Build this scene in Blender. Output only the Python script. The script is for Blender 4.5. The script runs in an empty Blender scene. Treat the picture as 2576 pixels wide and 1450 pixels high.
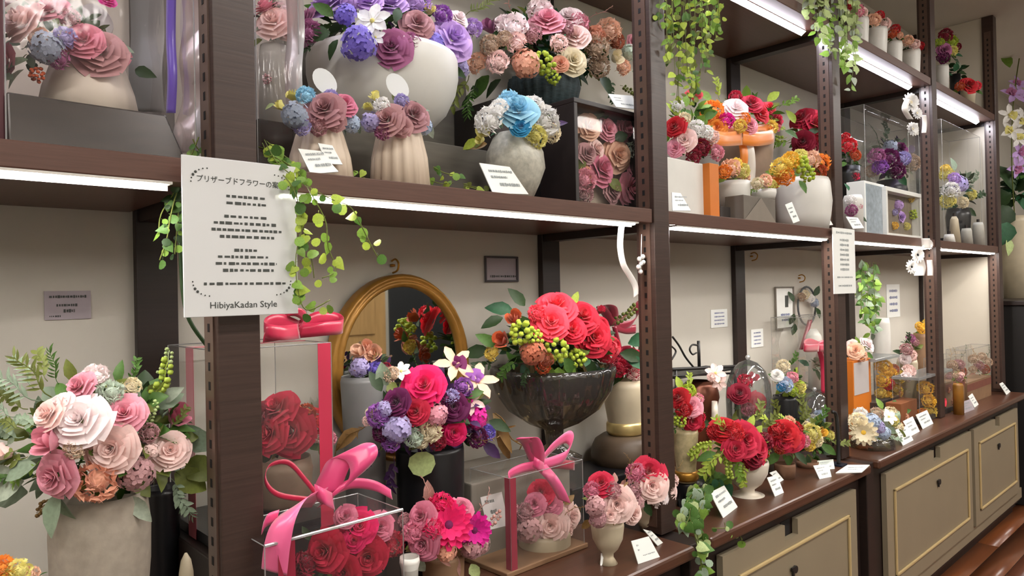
import bpy, math, random
from mathutils import Vector, Matrix
random.seed(11)
scene = bpy.context.scene
COL = scene.collection
# ---------------------------------------------------------------- camera, light, exposure
F = Vector((.68247, .73087, .00768)).normalized()
R = Vector((.73083, -.68221, -.02175)); R = (R - F*R.dot(F)).normalized()
U = R.cross(F)
C = Vector((-.44171, -1.17434, 1.427))
FP = 1797.33                                   # focal length in pixels of the 2576 x 1450 frame
cd = bpy.data.cameras.new('camera'); cd.sensor_width = 36; cd.lens = FP/2576*36; cd.clip_start = .02
cam = bpy.data.objects.new('camera', cd); COL.objects.link(cam)
M = Matrix.Identity(4)
for i in range(3): M[i][0], M[i][1], M[i][2], M[i][3] = R[i], U[i], -F[i], C[i]
cam.matrix_world = M
scene.camera = cam
wd = bpy.data.worlds.new('world'); scene.world = wd; wd.use_nodes = True
wd.node_tree.nodes['Background'].inputs[0].default_value = (.9, .92, 1, 1)
wd.node_tree.nodes['Background'].inputs[1].default_value = .05
vs = scene.view_settings
vs.view_transform = 'Standard'; vs.look = 'None'; vs.gamma = 1; vs.use_curve_mapping = False
vs.exposure = 1.2
CEIL_POWER, LED_UP, LED_MID = 15.0, 34.0, 42.0    # emission of ceiling panels, upper and middle LED strips
# ---------------------------------------------------------------- pixel helpers (2576 x 1450 frame)
def ray(px, py): return F*FP + R*(px-1288) - U*(py-725)
def atY(px, py, Y): d = ray(px, py); return C + d*((Y-C.y)/d.y)
def atZ(px, py, Z): d = ray(px, py); return C + d*((Z-C.z)/d.z)
def mpp(P): return (Vector(P)-C).dot(F)/FP
def Xat(px, Y, Z):
    k = px-1288; A = R*FP - F*k; dy, dz = Y-C.y, Z-C.z
    return C.x - (A.y*dy + A.z*dz)/A.x
def Zat(py, X, Y):
    A = U*FP - F*(725-py)
    return C.z - (A.x*(X-C.x) + A.y*(Y-C.y))/A.z
# ---------------------------------------------------------------- materials
def lin(h):
    if not isinstance(h, str): return h
    c = [int(h[i:i+2], 16)/255 for i in (0, 2, 4)]
    return tuple(x/12.92 if x <= .04045 else ((x+.055)/1.055)**2.4 for x in c) + (1,)
MATS = {}
def mat(key, col, rough=.5, var=.12, scale=30, metal=0, stretch=None, spec=.5, bump=0, rnd=0, sheen=0, trans=0, transl=0):
    if key in MATS: return MATS[key]
    m = bpy.data.materials.new(key); m.use_nodes = True; nt = m.node_tree; N = nt.nodes; b = N['Principled BSDF']
    b.inputs['Roughness'].default_value = rough; b.inputs['Metallic'].default_value = metal
    b.inputs['Specular IOR Level'].default_value = spec
    if sheen: b.inputs['Sheen Weight'].default_value = sheen
    if trans: b.inputs['Transmission Weight'].default_value = trans
    tc = N.new('ShaderNodeTexCoord'); mp = N.new('ShaderNodeMapping'); no = N.new('ShaderNodeTexNoise')
    mp.inputs['Scale'].default_value = stretch or (1, 1, 1)
    no.inputs['Scale'].default_value = scale; no.inputs['Detail'].default_value = 4
    nt.links.new(tc.outputs['Object'], mp.inputs[0]); nt.links.new(mp.outputs[0], no.inputs[0])
    mr = N.new('ShaderNodeMapRange'); mr.inputs[1].default_value = .3; mr.inputs[2].default_value = .7
    mr.inputs[3].default_value = 1-var; mr.inputs[4].default_value = 1+var
    nt.links.new(no.outputs[0], mr.inputs[0])
    hv = N.new('ShaderNodeHueSaturation'); hv.inputs['Color'].default_value = lin(col)
    if rnd:
        oi = N.new('ShaderNodeObjectInfo'); m2 = N.new('ShaderNodeMapRange')
        m2.inputs[3].default_value = 1-rnd; m2.inputs[4].default_value = 1+rnd
        mu = N.new('ShaderNodeMath'); mu.operation = 'MULTIPLY'
        nt.links.new(oi.outputs['Random'], m2.inputs[0]); nt.links.new(m2.outputs[0], mu.inputs[0])
        nt.links.new(mr.outputs[0], mu.inputs[1]); nt.links.new(mu.outputs[0], hv.inputs['Value'])
    else: nt.links.new(mr.outputs[0], hv.inputs['Value'])
    nt.links.new(hv.outputs[0], b.inputs['Base Color'])
    if bump:
        bp = N.new('ShaderNodeBump'); bp.inputs['Strength'].default_value = bump; bp.inputs['Distance'].default_value = .002
        nt.links.new(no.outputs[0], bp.inputs['Height']); nt.links.new(bp.outputs[0], b.inputs['Normal'])
    if transl:
        tl = N.new('ShaderNodeBsdfTranslucent'); mx = N.new('ShaderNodeMixShader'); mx.inputs[0].default_value = transl
        nt.links.new(hv.outputs[0], tl.inputs[0]); nt.links.new(b.outputs[0], mx.inputs[1]); nt.links.new(tl.outputs[0], mx.inputs[2])
        nt.links.new(mx.outputs[0], N['Material Output'].inputs[0])
    MATS[key] = m; return m
def emis(key, col, st):
    m = bpy.data.materials.new(key); m.use_nodes = True; nt = m.node_tree; nt.nodes.clear()
    e = nt.nodes.new('ShaderNodeEmission'); e.inputs[0].default_value = lin(col); e.inputs[1].default_value = st
    o = nt.nodes.new('ShaderNodeOutputMaterial'); nt.links.new(e.outputs[0], o.inputs[0]); MATS[key] = m; return m
def clear(key, tint='fdfdfc', refl=.07, milk=.02, rough=.03, bump=.05):
    m = bpy.data.materials.new(key); m.use_nodes = True; nt = m.node_tree; N = nt.nodes; N.clear()
    t = N.new('ShaderNodeBsdfTransparent'); t.inputs[0].default_value = lin(tint)
    g = N.new('ShaderNodeBsdfGlossy'); g.inputs['Roughness'].default_value = rough
    d = N.new('ShaderNodeBsdfDiffuse'); d.inputs[0].default_value = (.8, .8, .8, 1)
    lw = N.new('ShaderNodeLayerWeight'); lw.inputs[0].default_value = .25
    no = N.new('ShaderNodeTexNoise'); no.inputs['Scale'].default_value = 9; bp = N.new('ShaderNodeBump')
    bp.inputs['Strength'].default_value = bump; bp.inputs['Distance'].default_value = .01
    nt.links.new(no.outputs[0], bp.inputs['Height']); nt.links.new(bp.outputs[0], g.inputs['Normal'])
    mr = N.new('ShaderNodeMapRange'); mr.inputs[3].default_value = refl*.5; mr.inputs[4].default_value = min(1, refl*4)
    nt.links.new(lw.outputs['Fresnel'], mr.inputs[0])
    m1 = N.new('ShaderNodeMixShader'); m2 = N.new('ShaderNodeMixShader'); m1.inputs[0].default_value = milk
    nt.links.new(t.outputs[0], m1.inputs[1]); nt.links.new(d.outputs[0], m1.inputs[2])
    nt.links.new(mr.outputs[0], m2.inputs[0]); nt.links.new(m1.outputs[0], m2.inputs[1]); nt.links.new(g.outputs[0], m2.inputs[2])
    o = N.new('ShaderNodeOutputMaterial'); nt.links.new(m2.outputs[0], o.inputs[0]); MATS[key] = m; return m
wood = mat('wood', '40302a', .38, .16, 4, stretch=(2, 2, 60), spec=.4, bump=.1)
woodh = mat('wood_shelf', '5c4036', .34, .14, 4, stretch=(3, 60, 60), spec=.4)
worktop_m = mat('worktop_wood', '523426', .3, .16, 4, stretch=(2, 40, 40), spec=.5)
darkwood = mat('dark_wood', '251915', .45, .2, 5, stretch=(1, 1, 30))
plinth_m = mat('plinth_wood', '2d251e', .25, .25, 14, stretch=(1, 1, 6))
wall_m = mat('wall_paint', 'c8c3b8', .85, .03, 3)
cream_door = mat('cream_door', '8c7f69', .45, .03, 6)
moulding_m = mat('moulding', 'c0a878', .4, .03, 6)
black = mat('black_ceramic', '17171a', .35, .1, 20)
metal_black = mat('black_iron', '1c1a1a', .45, .1, 20)
gold = mat('gold', 'b8873a', .35, .2, 25, metal=.75)
mirror_frame = mat('gilt_wood', 'a87a35', .38, .25, 12, metal=.35)
steel = mat('steel', '9a938c', .35, .1, 20, metal=.8)
dark_slot = mat('slot_dark', '120d0b', .8, .1, 20)
white_card = mat('card_white', 'f2f4f0', .6, .02, 10)
grey_card = mat('card_grey', 'b9b2b0', .6, .04, 10)
lilac_card = mat('card_lilac', 'aaa0a6', .6, .05, 10)
ink = mat('ink', '4a4d4a', .8, .1, 10)
ink_l = mat('ink_light', '9aa0a0', .8, .1, 10)
ink_b = mat('ink_blue', '7d84a6', .8, .1, 10)
led_m = emis('led_upper', 'f1f2ff', LED_UP)
led_mm = emis('led_mid', 'fff8f2', LED_MID)
panel_m = emis('ceiling_panel', 'fffaf4', CEIL_POWER)
alu = mat('aluminium', 'c9c4bd', .4, .05, 20, metal=.6)
clear_m = clear('clear_plastic'); cello = clear('cellophane', 'fdfafa', .05, .015, .08, .12)
glass_m = clear('cut_glass', 'b8ab92', .2, .04, .06, .2); pane_m = clear('pane_glass', 'fdfdfd', .006, .01, .03, 0)
frost = clear('acrylic_sign', 'e8f0ea', .05, .86, .2)
mirror_m = mat('mirror_glass', 'c9ccc8', .02, 0, 10, metal=1)
VM = dict(
 ivory=mat('ivory_ceramic', 'd9cfbf', .45, .06, 12), stone=mat('stone_ceramic', 'a3988a', .8, .1, 60, bump=.4),
 white=mat('white_ceramic', 'dcdad3', .4, .04, 12), grey=mat('grey_ceramic', 'b4b2a8', .5, .08, 20),
 crackle=mat('crackle_ceramic', 'b5b2a4', .35, .22, 70, bump=.5), rib=mat('ribbed_ceramic', 'd3c1ac', .5, .06, 12),
 cream=mat('cream_ceramic', 'c4b79c', .4, .08, 14), tan=mat('tan_ceramic', '8e7763', .6, .12, 20),
 terra=mat('terracotta', '7c5a44', .8, .12, 25), black=black, basket=mat('dark_basket', '2b3a3d', .7, .35, 60, stretch=(1, 1, 5), bump=.6),
 orange=mat('orange_board', 'd3761f', .5, .04, 10), gb=mat('grey_box', '6d655b', .7, .08, 20), choc=mat('charcoal_box', '3a3431', .6, .1, 20),
 bronze=mat('bronze_stand', '5a4a3a', .45, .2, 20), goldc=mat('gold_flecked', 'b5a680', .4, .25, 60), brown=mat('brown_vase', '8a6a4e', .6, .15, 14),
 display=mat('display_block', '6b665c', .8, .15, 6, stretch=(1, 1, 8)), burg=mat('burgundy_box', '53242c', .5, .1, 10))
PAL = dict(blush='fbdcd6', palepink='fdeeee', pink='e99fb0', rosepink='e596a8', dpink='d9809a', salmon='e8a88c', dusty='c99a9c', coral='f2475c', coralr='e8304a',
 crimson='cc2a4a', hot='e5216b', magenta='e0219a', dred='8f1732', plum='6f1f57', purple='9a5bb0', violet='7d6ccb', lilac='caa6e2', lav='b4a9d8',
 mauve='ae6892', white='f4f2ee', cream='efe3c4', ylw='f1d566', lemon='e6dd86', orange='f59a3c', peach='f6caae', tan='c5ab92', brownpk='bf8d93',
 black='161616', sky='a9dcf2', skyd='3f9fd0', mint='c9d8c6', lime='b5c940', gold='f7c94a', red='c8202c', rust='b5684c', paleblue='b6c6de', burnt='c4582e', grblue='9aa3b5')
def pm(c): return mat('petal_'+c, PAL[c], .62, .07, 5, rnd=.08, sheen=.2, spec=.25, transl=.1)
GRN = dict(dk='2f4626', md='4c7030', lt='7ea142', yl='a9bd4a', sg='8a9c84', ol='6b7434', gy='a8b3a0', em='2f5f3f', pl='b7c98a', br='8a6b3e', pk='b98a80', dkp='4a2f5a')
def gm(c): return mat('leaf_'+c, GRN[c], .5, .15, 8, rnd=.18, spec=.35, transl=.12)
SAT = dict(pink='e0457e', crimson='b3163f', dcrim='8d1230', orange='ee8a2a', violet='6a4cc0', white='efeae4', gold='a08a30', bpink='f2679a')
def sat(c): return mat('satin_'+c, SAT[c], .3, .05, 6, sheen=.4, spec=.6)
# ---------------------------------------------------------------- mesh builder and object helpers
class MB:
    def __init__(s): s.v, s.f, s.mi, s.m = [], [], [], 0
    def add(s, v, f):
        o = len(s.v); s.v += [tuple(x) for x in v]; s.f += [[i+o for i in q] for q in f]; s.mi += [s.m]*len(f); return s
    def hexa(s, p): return s.add(p, [(0, 3, 2, 1), (4, 5, 6, 7), (0, 1, 5, 4), (1, 2, 6, 5), (2, 3, 7, 6), (3, 0, 4, 7)])
    def box(s, x0, x1, y0, y1, z0, z1):
        return s.hexa([(x0, y0, z0), (x1, y0, z0), (x1, y1, z0), (x0, y1, z0), (x0, y0, z1), (x1, y0, z1), (x1, y1, z1), (x0, y1, z1)])
    def slab(s, q, n):
        n = Vector(n); return s.hexa([Vector(a) for a in q] + [Vector(a)+n for a in q])
    def grid(s, rows):
        w = len(rows[0]); v = [p for r in rows for p in r]
        return s.add(v, [(i*w+j, i*w+j+1, (i+1)*w+j+1, (i+1)*w+j) for i in range(len(rows)-1) for j in range(w-1)])
    def tube(s, pts, r, n=6, cap=True):
        pts = [Vector(p) for p in pts]; rows = []; L = len(pts); prev = None
        for i, p in enumerate(pts):
            t = (pts[min(i+1, L-1)]-pts[max(i-1, 0)])
            if t.length < 1e-9: t = Vector((0, 0, 1))
            t.normalize(); a = prev if prev is not None else (Vector((0, 0, 1)) if abs(t.z) < .9 else Vector((1, 0, 0)))
            a = (a - t*a.dot(t)); a = a.normalized() if a.length > 1e-6 else t.orthogonal().normalized(); prev = a; b = t.cross(a)
            rr = r[i] if isinstance(r, (list, tuple)) else r
            rows.append([p+(a*math.cos(k*2*math.pi/n)+b*math.sin(k*2*math.pi/n))*rr for k in range(n)])
        o = len(s.v); s.v += [tuple(p) for q in rows for p in q]
        fs = [[o+i*n+k, o+i*n+(k+1) % n, o+(i+1)*n+(k+1) % n, o+(i+1)*n+k] for i in range(L-1) for k in range(n)]
        if cap: fs += [[o+k for k in range(n)][::-1], [o+(L-1)*n+k for k in range(n)]]
        s.f += fs; s.mi += [s.m]*len(fs); return s
    def lathe(s, c, prof, n=28, ribs=0, amp=0, sq=0, ell=1):
        c = Vector(c); rows = []
        for r, z in prof:
            row = []
            for k in range(n):
                a = k*2*math.pi/n; q = 1
                if ribs: q *= 1+amp*math.cos(a*ribs)
                if sq: q *= (1-sq) + sq/max(abs(math.cos(a)), abs(math.sin(a)))
                row.append(c+Vector((r*q*math.cos(a), r*q*math.sin(a)*ell, z)))
            rows.append(row)
        o = len(s.v); s.v += [tuple(p) for q in rows for p in q]; L = len(rows)
        fs = [[o+i*n+k, o+(i+1)*n+k, o+(i+1)*n+(k+1) % n, o+i*n+(k+1) % n] for i in range(L-1) for k in range(n)]
        fs += [[o+k for k in range(n)], [o+(L-1)*n+k for k in range(n)][::-1]]
        s.f += fs; s.mi += [s.m]*len(fs); return s
    def ball(s, c, r, n=7, m=5, sz=1):
        return s.lathe(c, [(r*max(.05, math.sin(math.pi*i/m)), -r*sz*math.cos(math.pi*i/m)) for i in range(m+1)][::-1], n)
    def mesh(s, name, mats, smooth=True, org=Vector((0, 0, 0))):
        me = bpy.data.meshes.new(name)
        me.from_pydata([(a-org.x, b-org.y, c-org.z) for a, b, c in s.v], [], s.f)
        for m in (mats if isinstance(mats, (list, tuple)) else [mats]): me.materials.append(m)
        me.polygons.foreach_set('material_index', s.mi)
        if smooth: me.polygons.foreach_set('use_smooth', [True]*len(s.f))
        me.update(); return me
WL = {}
def link(name, me, parent=None, loc=None):
    o = bpy.data.objects.new(name, me); COL.objects.link(o)
    if parent is not None: o.parent = parent
    if loc is not None: o.location = loc
    return o
def tag(o, label, cat=None, group=None, kind=None):
    if label: o['label'] = label
    if cat: o['category'] = cat
    if group: o['group'] = group
    if kind: o['kind'] = kind
    return o
def thing(name, label, cat, loc, group=None):
    o = link(name, None, None, loc); o.empty_display_size = .03; WL[o.name] = Vector(loc); return tag(o, label, cat, group)
def org(p):
    w = Vector((0, 0, 0))
    while p is not None: w = w + Vector(p.location); p = p.parent
    return w
def part(mb, name, m, root, smooth=False, bevel=0, kind=None):
    """mesh given in world coordinates, hung under root (whose origin it is made relative to)"""
    o = link(name, mb.mesh(name, m, smooth, org(root) if root is not None else Vector((0, 0, 0))), root)
    if bevel:
        b = o.modifiers.new('bevel', 'BEVEL'); b.width = bevel; b.segments = 2; b.limit_method = 'ANGLE'
    if kind: o['kind'] = kind
    return o
def place(name, me, root, P, rot, sc):
    o = link(name, me, root); o.matrix_basis = Matrix.Translation(Vector(P)-org(root)) @ rot.to_4x4() @ (Matrix.Diagonal((sc, sc, sc, 1)) if not isinstance(sc, tuple) else Matrix.Diagonal(sc+(1,)))
    return o
def frame_z(n, spin=None):
    n = Vector(n).normalized(); a = n.orthogonal().normalized(); b = n.cross(a); s = random.uniform(0, 6.28) if spin is None else spin
    x = a*math.cos(s)+b*math.sin(s); y = n.cross(x); m = Matrix((x, y, n)); m.transpose(); return m
def frame_xz(x, n):
    x = Vector(x).normalized(); n = Vector(n); n = (n-x*n.dot(x)).normalized(); y = n.cross(x); m = Matrix((x, y, n)); m.transpose(); return m
# ---------------------------------------------------------------- flowers (unit radius, facing +Z)
def petal(mb, phi, R0, R1, H, hw, curl, z0, nu=4, nv=4, tip=.22, ruf=0):
    rows = []
    for j in range(nv+1):
        t = j/nv; w = hw*(.5+.5*math.sin(math.pi*min(1, .15+t*.7))); r = R0+(R1-R0)*t**.7+curl*t**4; z = z0+H*t-abs(curl)*.35*t**4; row = []
        for i in range(nu+1):
            s = -1+2*i/nu; a = phi+s*w
            q = r*(1+.05*s*s)+ruf*math.sin(i*2.6+phi*3)*t; row.append((q*math.cos(a), q*math.sin(a), z-H*tip*t*s*s))
        rows.append(row)
    mb.grid(rows)
def fl_rose(rg):
    mb = MB()
    for n, R0, R1, H, hw, cu, z0 in ((2, .01, .06, .5, 1.7, .02, .08), (3, .03, .12, .53, 1.3, .03, .06), (3, .05, .2, .55, 1.2, .04, .04), (4, .07, .29, .54, 1.0, .06, .01), (4, .09, .41, .5, .92, .12, -.03), (5, .1, .55, .42, .8, .16, -.09), (5, .13, .69, .31, .76, .2, -.15), (6, .16, .82, .17, .68, .22, -.2)):
        o = rg.uniform(0, 6.28)
        for k in range(n): petal(mb, o+k*6.283/n+rg.uniform(-.15, .15), R0, R1*rg.uniform(.94, 1.06), H*rg.uniform(.9, 1.08), hw, cu*rg.uniform(.6, 1.2), z0)
    return mb
def fl_bud(rg):
    mb = MB()
    for n, R0, R1, H, hw, cu, z0 in ((2, .05, .2, 1.2, 1.4, 0, -.5), (3, .2, .42, 1.25, 1.2, .02, -.6), (3, .28, .66, 1.15, 1.1, .1, -.62)):
        o = rg.uniform(0, 6.28)
        for k in range(n): petal(mb, o+k*6.283/n, R0, R1, H, hw, cu, z0, tip=.3)
    return mb
def fib(i, n, top=1., low=-.15):
    z = top-(top-low)*(i+.5)/n; r = math.sqrt(max(0, 1-z*z)); a = i*2.39996; return Vector((r*math.cos(a), r*math.sin(a), z))
def fl_carn(rg, n=64, s=.34):
    mb = MB(); mb.ball((0, 0, -.1), .52, 8, 5)
    for i in range(n):
        d = fib(i, n); m = frame_z(d, rg.uniform(0, 6)); c = d*rg.uniform(.62, .78)
        rows = [[c+m@Vector((s*(-1+u)*(1 if v else .35), (.06*math.sin(u*3+i)), v*s*.55+(.05*math.sin(u*4+i) if v else 0))) for u in (0, .66, 1.33, 2)] for v in (0, 1)]
        mb.grid(rows)
    return mb
def fl_hydr(rg, n=38):
    mb = MB(); mb.ball((0, 0, -.15), .55, 8, 5)
    for i in range(n):
        d = fib(i, n, 1, -.2); m = frame_z(d+Vector((rg.uniform(-.2, .2), rg.uniform(-.2, .2), 0)), rg.uniform(0, 6)); c = d*rg.uniform(.7, .92)
        for k in range(4):
            a = k*math.pi/2; e = Vector((math.cos(a), math.sin(a), 0)); f = Vector((-math.sin(a), math.cos(a), 0)); q = .27
            mb.add([c+m@(e*q*x+f*q*y+Vector((0, 0, q*z))) for x, y, z in ((0, 0, 0), (.5, -.45, .12), (1.05, -.25, .05), (1.05, .25, .05), (.5, .45, .12))], [(0, 1, 2, 3, 4)])
    return mb
def fl_berry(rg, n=20):
    mb = MB()
    for i in range(n): mb.ball(fib(i, n, 1, -.4)*rg.uniform(.6, .85), rg.uniform(.18, .26), 6, 4)
    return mb
def flat_petal(mb, a, L, w, up, tipw=.3, curl=0, z0=0, r0=.08):
    e = Vector((math.cos(a), math.sin(a), 0)); f = Vector((-math.sin(a), math.cos(a), 0)); rows = []
    for t, ww in ((0, .35), (.35, 1), (.7, .9), (1, tipw)):
        z = z0+up*t-curl*t*t; rows.append([e*(r0+L*t)+f*(w*ww*s)+Vector((0, 0, z+abs(s)*w*.35)) for s in (-1, 0, 1)])
    mb.grid(rows)
def fl_daisy(rg):
    mb = MB()
    for L, n, up, z in ((.92, 13, .1, -.06), (.76, 12, .25, 0), (.55, 10, .38, .03)):
        o = rg.uniform(0, 1)
        for k in range(n): flat_petal(mb, o+k*6.283/n, L, .19, up, .45, 0, z)
    mb.m = 1; mb.ball((0, 0, .08), .2, 9, 5, .6); return mb
def fl_orchid(rg):
    mb = MB()
    for k in range(5): flat_petal(mb, math.pi/2+k*6.283/5, .95, .24, .45, .12, .35)
    mb.m = 1; petal(mb, -math.pi/2, .05, .42, .3, 1.0, .2, 0); petal(mb, -math.pi/2+.9, .05, .25, .35, .7, .1, 0); petal(mb, -math.pi/2-.9, .05, .25, .35, .7, .1, 0); mb.ball((0, 0, .12), .12); return mb
def fl_star(rg):
    mb = MB()
    for k in range(6): flat_petal(mb, k*6.283/6+rg.uniform(-.1, .1), .95, .33, .35, .25, .3)
    mb.m = 1; mb.ball((0, 0, .1), .14); return mb
FLK = dict(R=('rose', fl_rose), T=('bud', fl_bud), C=('carnation', fl_carn), H=('hydrangea', fl_hydr), B=('berry_cluster', fl_berry), D=('gerbera', fl_daisy), O=('orchid_bloom', fl_orchid), S=('star_flower', fl_star), K=('scabiosa', lambda rg: fl_carn(rg, 90, .24)))
CENTER = dict(D='plum', O='purple', S='lemon'); FC = {}
def flower_mesh(k, c, v=None):
    v = random.randrange(3) if v is None else v; cc = c.split('/')
    key = (k, c, v)
    if key not in FC:
        rg = random.Random(hash(k) % 97*7+v if False else sum(map(ord, k))*7+v); mb = FLK[k][1](rg)
        FC[key] = mb.mesh(FLK[k][0], [pm(cc[0])]+([pm(cc[1] if len(cc) > 1 else CENTER[k])] if k in CENTER else []))
    return FC[key]
# ---------------------------------------------------------------- leaves and sprigs (unit length along +X, facing +Z)
def lf_point(w=.26):
    mb = MB(); rows = []
    for t, q in ((0, .1), (.18, .7), (.42, 1), (.7, .75), (.9, .32), (1, .03)): rows.append([(t, s*w*q, abs(s)*w*.35*q-.22*t*t) for s in (-1, 0, 1)])
    return mb.grid(rows)
def lf_round():
    mb = MB(); mb.tube([(0, 0, 0), (.22, 0, .02)], .015, 4); n = 9; v = [(.6, 0, .0)]+[(.6+.4*math.cos(k*6.283/n), .4*math.sin(k*6.283/n), .05*math.cos(k*6.283/n*2)) for k in range(n)]
    return mb.add(v, [(0, 1+k, 1+(k+1) % n) for k in range(n)])
def lf_ivy():
    mb = MB(); p = [(0, .0), (-.08, .2), (.1, .42), (.35, .4), (.55, .3), (1, 0), (.55, -.3), (.35, -.4), (.1, -.42), (-.08, -.2)]
    return mb.add([(.35, 0, .06)]+[(x, y, -.05*abs(y)*3-.1*x*x) for x, y in p], [(0, 1+k, 1+(k+1) % 10) for k in range(10)])
def add_leaf(mb, P, d, n, L, kind):
    m = frame_xz(d, n); src = LFB[kind]; mb.add([Vector(P)+m@(Vector(v)*L) for v in src.v], src.f)
LFB = dict(L=lf_point(), W=lf_point(.38), N=lf_point(.12), O=lf_round(), I=lf_ivy())
def sp_make(kind, rg, nl=7, L=.3, leaf='L', droop=.15):
    mb = MB(); pts = [Vector((t/8, .05*math.sin(t), -droop*(t/8)**2)) for t in range(9)]; mb.tube(pts, .012, 4)
    for i in range(nl):
        t = .2+.8*i/(nl-1); p = Vector((t, .05*math.sin(t*8), -droop*t*t)); a = (1 if i % 2 else -1)*rg.uniform(.5, 1.1)
        if kind == 'berry': mb.ball(p+Vector((0, .09*(1 if i % 2 else -1), rg.uniform(-.05, .05))), rg.uniform(.05, .075), 6, 4)
        else: add_leaf(mb, p, (math.cos(a), math.sin(a), rg.uniform(-.2, .3)), (rg.uniform(-.4, .4), rg.uniform(-.4, .4), 1), L*rg.uniform(.75, 1.1), leaf)
    return mb
rg0 = random.Random(5)
SPB = dict(L=('leaf', LFB['L']), W=('leaf', LFB['W']), N=('leaf', LFB['N']), O=('leaf', LFB['O']), I=('leaf', LFB['I']),
 E=('eucalyptus_sprig', sp_make('leaf', rg0, 11, .3, 'O')), G=('greenery_sprig', sp_make('leaf', rg0, 13, .26, 'L')), Fn=('fern_sprig', sp_make('leaf', rg0, 19, .24, 'N')),
 V=('berry_sprig', sp_make('berry', rg0, 14)), Tw=('twig', sp_make('leaf', rg0, 6, .16, 'N')))
LC = {}
def leaf_mesh(k, c):
    if (k, c) not in LC: LC[k, c] = SPB[k][1].mesh(SPB[k][0], gm(c))
    return LC[k, c]
def put_leaf(root, k, c, P, ang, L, tilt=.35):
    a = math.radians(ang); x = R*math.cos(a)+U*math.sin(a)+F*random.uniform(-tilt, tilt)
    n = -F+Vector((0, 0, .4))+Vector([random.uniform(-.4, .4) for _ in range(3)])
    return place(SPB[k][0], leaf_mesh(k, c), root, P, frame_xz(x, n), L)
def fill_mass(root, P, rx, rz, ry, n, cols, Lf, name='foliage', kinds='LW'):
    mb = MB()
    for i in range(n):
        while True:
            d = Vector((random.uniform(-1, 1), random.uniform(-1, 1), random.uniform(-.7, 1)))
            if .05 < d.length < 1: break
        d *= random.uniform(.6, 1)/max(d.length, .6); mb.m = random.randrange(len(cols))
        p = P+Vector((d.x*rx, d.y*ry, d.z*rz)); add_leaf(mb, p, d+Vector((random.uniform(-.6, .6), random.uniform(-.6, .6), random.uniform(-.2, .6))), (random.uniform(-1, 1), random.uniform(-1.4, .4), 1), Lf*random.uniform(.7, 1.3), random.choice(kinds))
    return part(mb, name, [gm(c) for c in cols], root, True, kind='stuff')
def vase_profile(prof, X, Y, Z, base=True):
    m = mpp((X, Y, Z)); pr = [(hw*m, Zat(py, X, Y)-Z) for py, hw in prof]
    if base: pr[-1] = (pr[-1][0], 0)
    return pr
def make_vase(root, prof, vm, X, Y, Z, name='vase', hollow=True, base=True, **kw):
    pr = vase_profile(prof, X, Y, Z, base); r0, z0 = pr[0]
    if hollow: pr = [(r0*.82, max(z0-.35*(z0-pr[-1][1]), pr[-1][1]+.004)), (r0*.93, z0-.004)]+pr
    return part(MB().lathe((X, Y, Z), pr, **({'n': 32} | kw)), name, VM.get(vm, vm) if isinstance(vm, str) else vm, root, True)
def arr(name, label, cat, px, Y, Z, vase=None, vm='ivory', fl='', lf='', fill=None, group=None, depth=.8, vkw={}, vname='vase', upb=.25, maxY=.405):
    X = Xat(px, Y, Z); root = thing(name, label, cat, (X, Y, Z), group)
    if vase: make_vase(root, vase, vm, X, Y, Z, vname, **vkw)
    E = [(a[0], a[1], float(a[2]), float(a[3]), float(a[4])) for a in (q.split() for q in fl.split(';') if q.strip())]
    if E:
        x0 = min(e[2]-e[4]*.5 for e in E); x1 = max(e[2]+e[4]*.5 for e in E); y0 = min(e[3]-e[4]*.5 for e in E); y1 = max(e[3]+e[4]*.5 for e in E)
    elif fill: x0, x1, y0, y1 = fill[0]-fill[2], fill[0]+fill[2], fill[1]-fill[3], fill[1]+fill[3]
    else: return root
    cx, cy, hx, hy = (x0+x1)/2, y0+(y1-y0)*.62, (x1-x0)/2+1, (y1-y0)*.62+1
    m = mpp((X, Y, Z)); ry = min(hx*m*depth, .16)
    def pos(px_, py_, extra=0):
        dx, dz = (px_-cx)/hx, (cy-py_)/hy; t = math.sqrt(max(.04, 1-dx*dx-dz*dz)); return dx, dz, t, atY(px_, py_, min(Y-ry*t+extra, maxY))
    for k, c, ex, ey, er in E:
        dx, dz, t, P = pos(ex, ey); r = er*mpp(P)*1.08; n = R*dx*.75+U*(dz*.65+upb)-Vector((F.x, F.y, 0))*(t*.8+.45)+Vector([random.uniform(-.18, .18) for _ in range(3)])
        place(FLK[k][0], flower_mesh(k, c), root, P, frame_z(n), r)
    for q in lf.split(';'):
        a = q.split()
        if not a: continue
        dx, dz, t, P = pos(float(a[2]), float(a[3]), .012); put_leaf(root, a[0], a[1], P, float(a[5]), float(a[4])*mpp(P))
    if fill:
        P = atY(fill[0], fill[1], min(Y+.01, .34)); fm = mpp(P)
        fill_mass(root, P, fill[2]*fm, fill[3]*fm, min(ry*.9, .40-P.y if P.y < .38 else .03), fill[4], fill[5], fill[6]*fm, kinds=fill[7] if len(fill) > 7 else 'LW')
    return root
def smooth_path(pts, k=6):
    pts = [Vector(p) for p in pts]; out = []
    for i in range(len(pts)-1):
        p0, p1, p2, p3 = pts[max(i-1, 0)], pts[i], pts[i+1], pts[min(i+2, len(pts)-1)]
        for j in range(k):
            t = j/k; out.append(.5*((2*p1)+(p2-p0)*t+(2*p0-5*p1+4*p2-p3)*t*t+(3*p1-p0-3*p2+p3)*t**3))
    return out+[pts[-1]]
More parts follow.
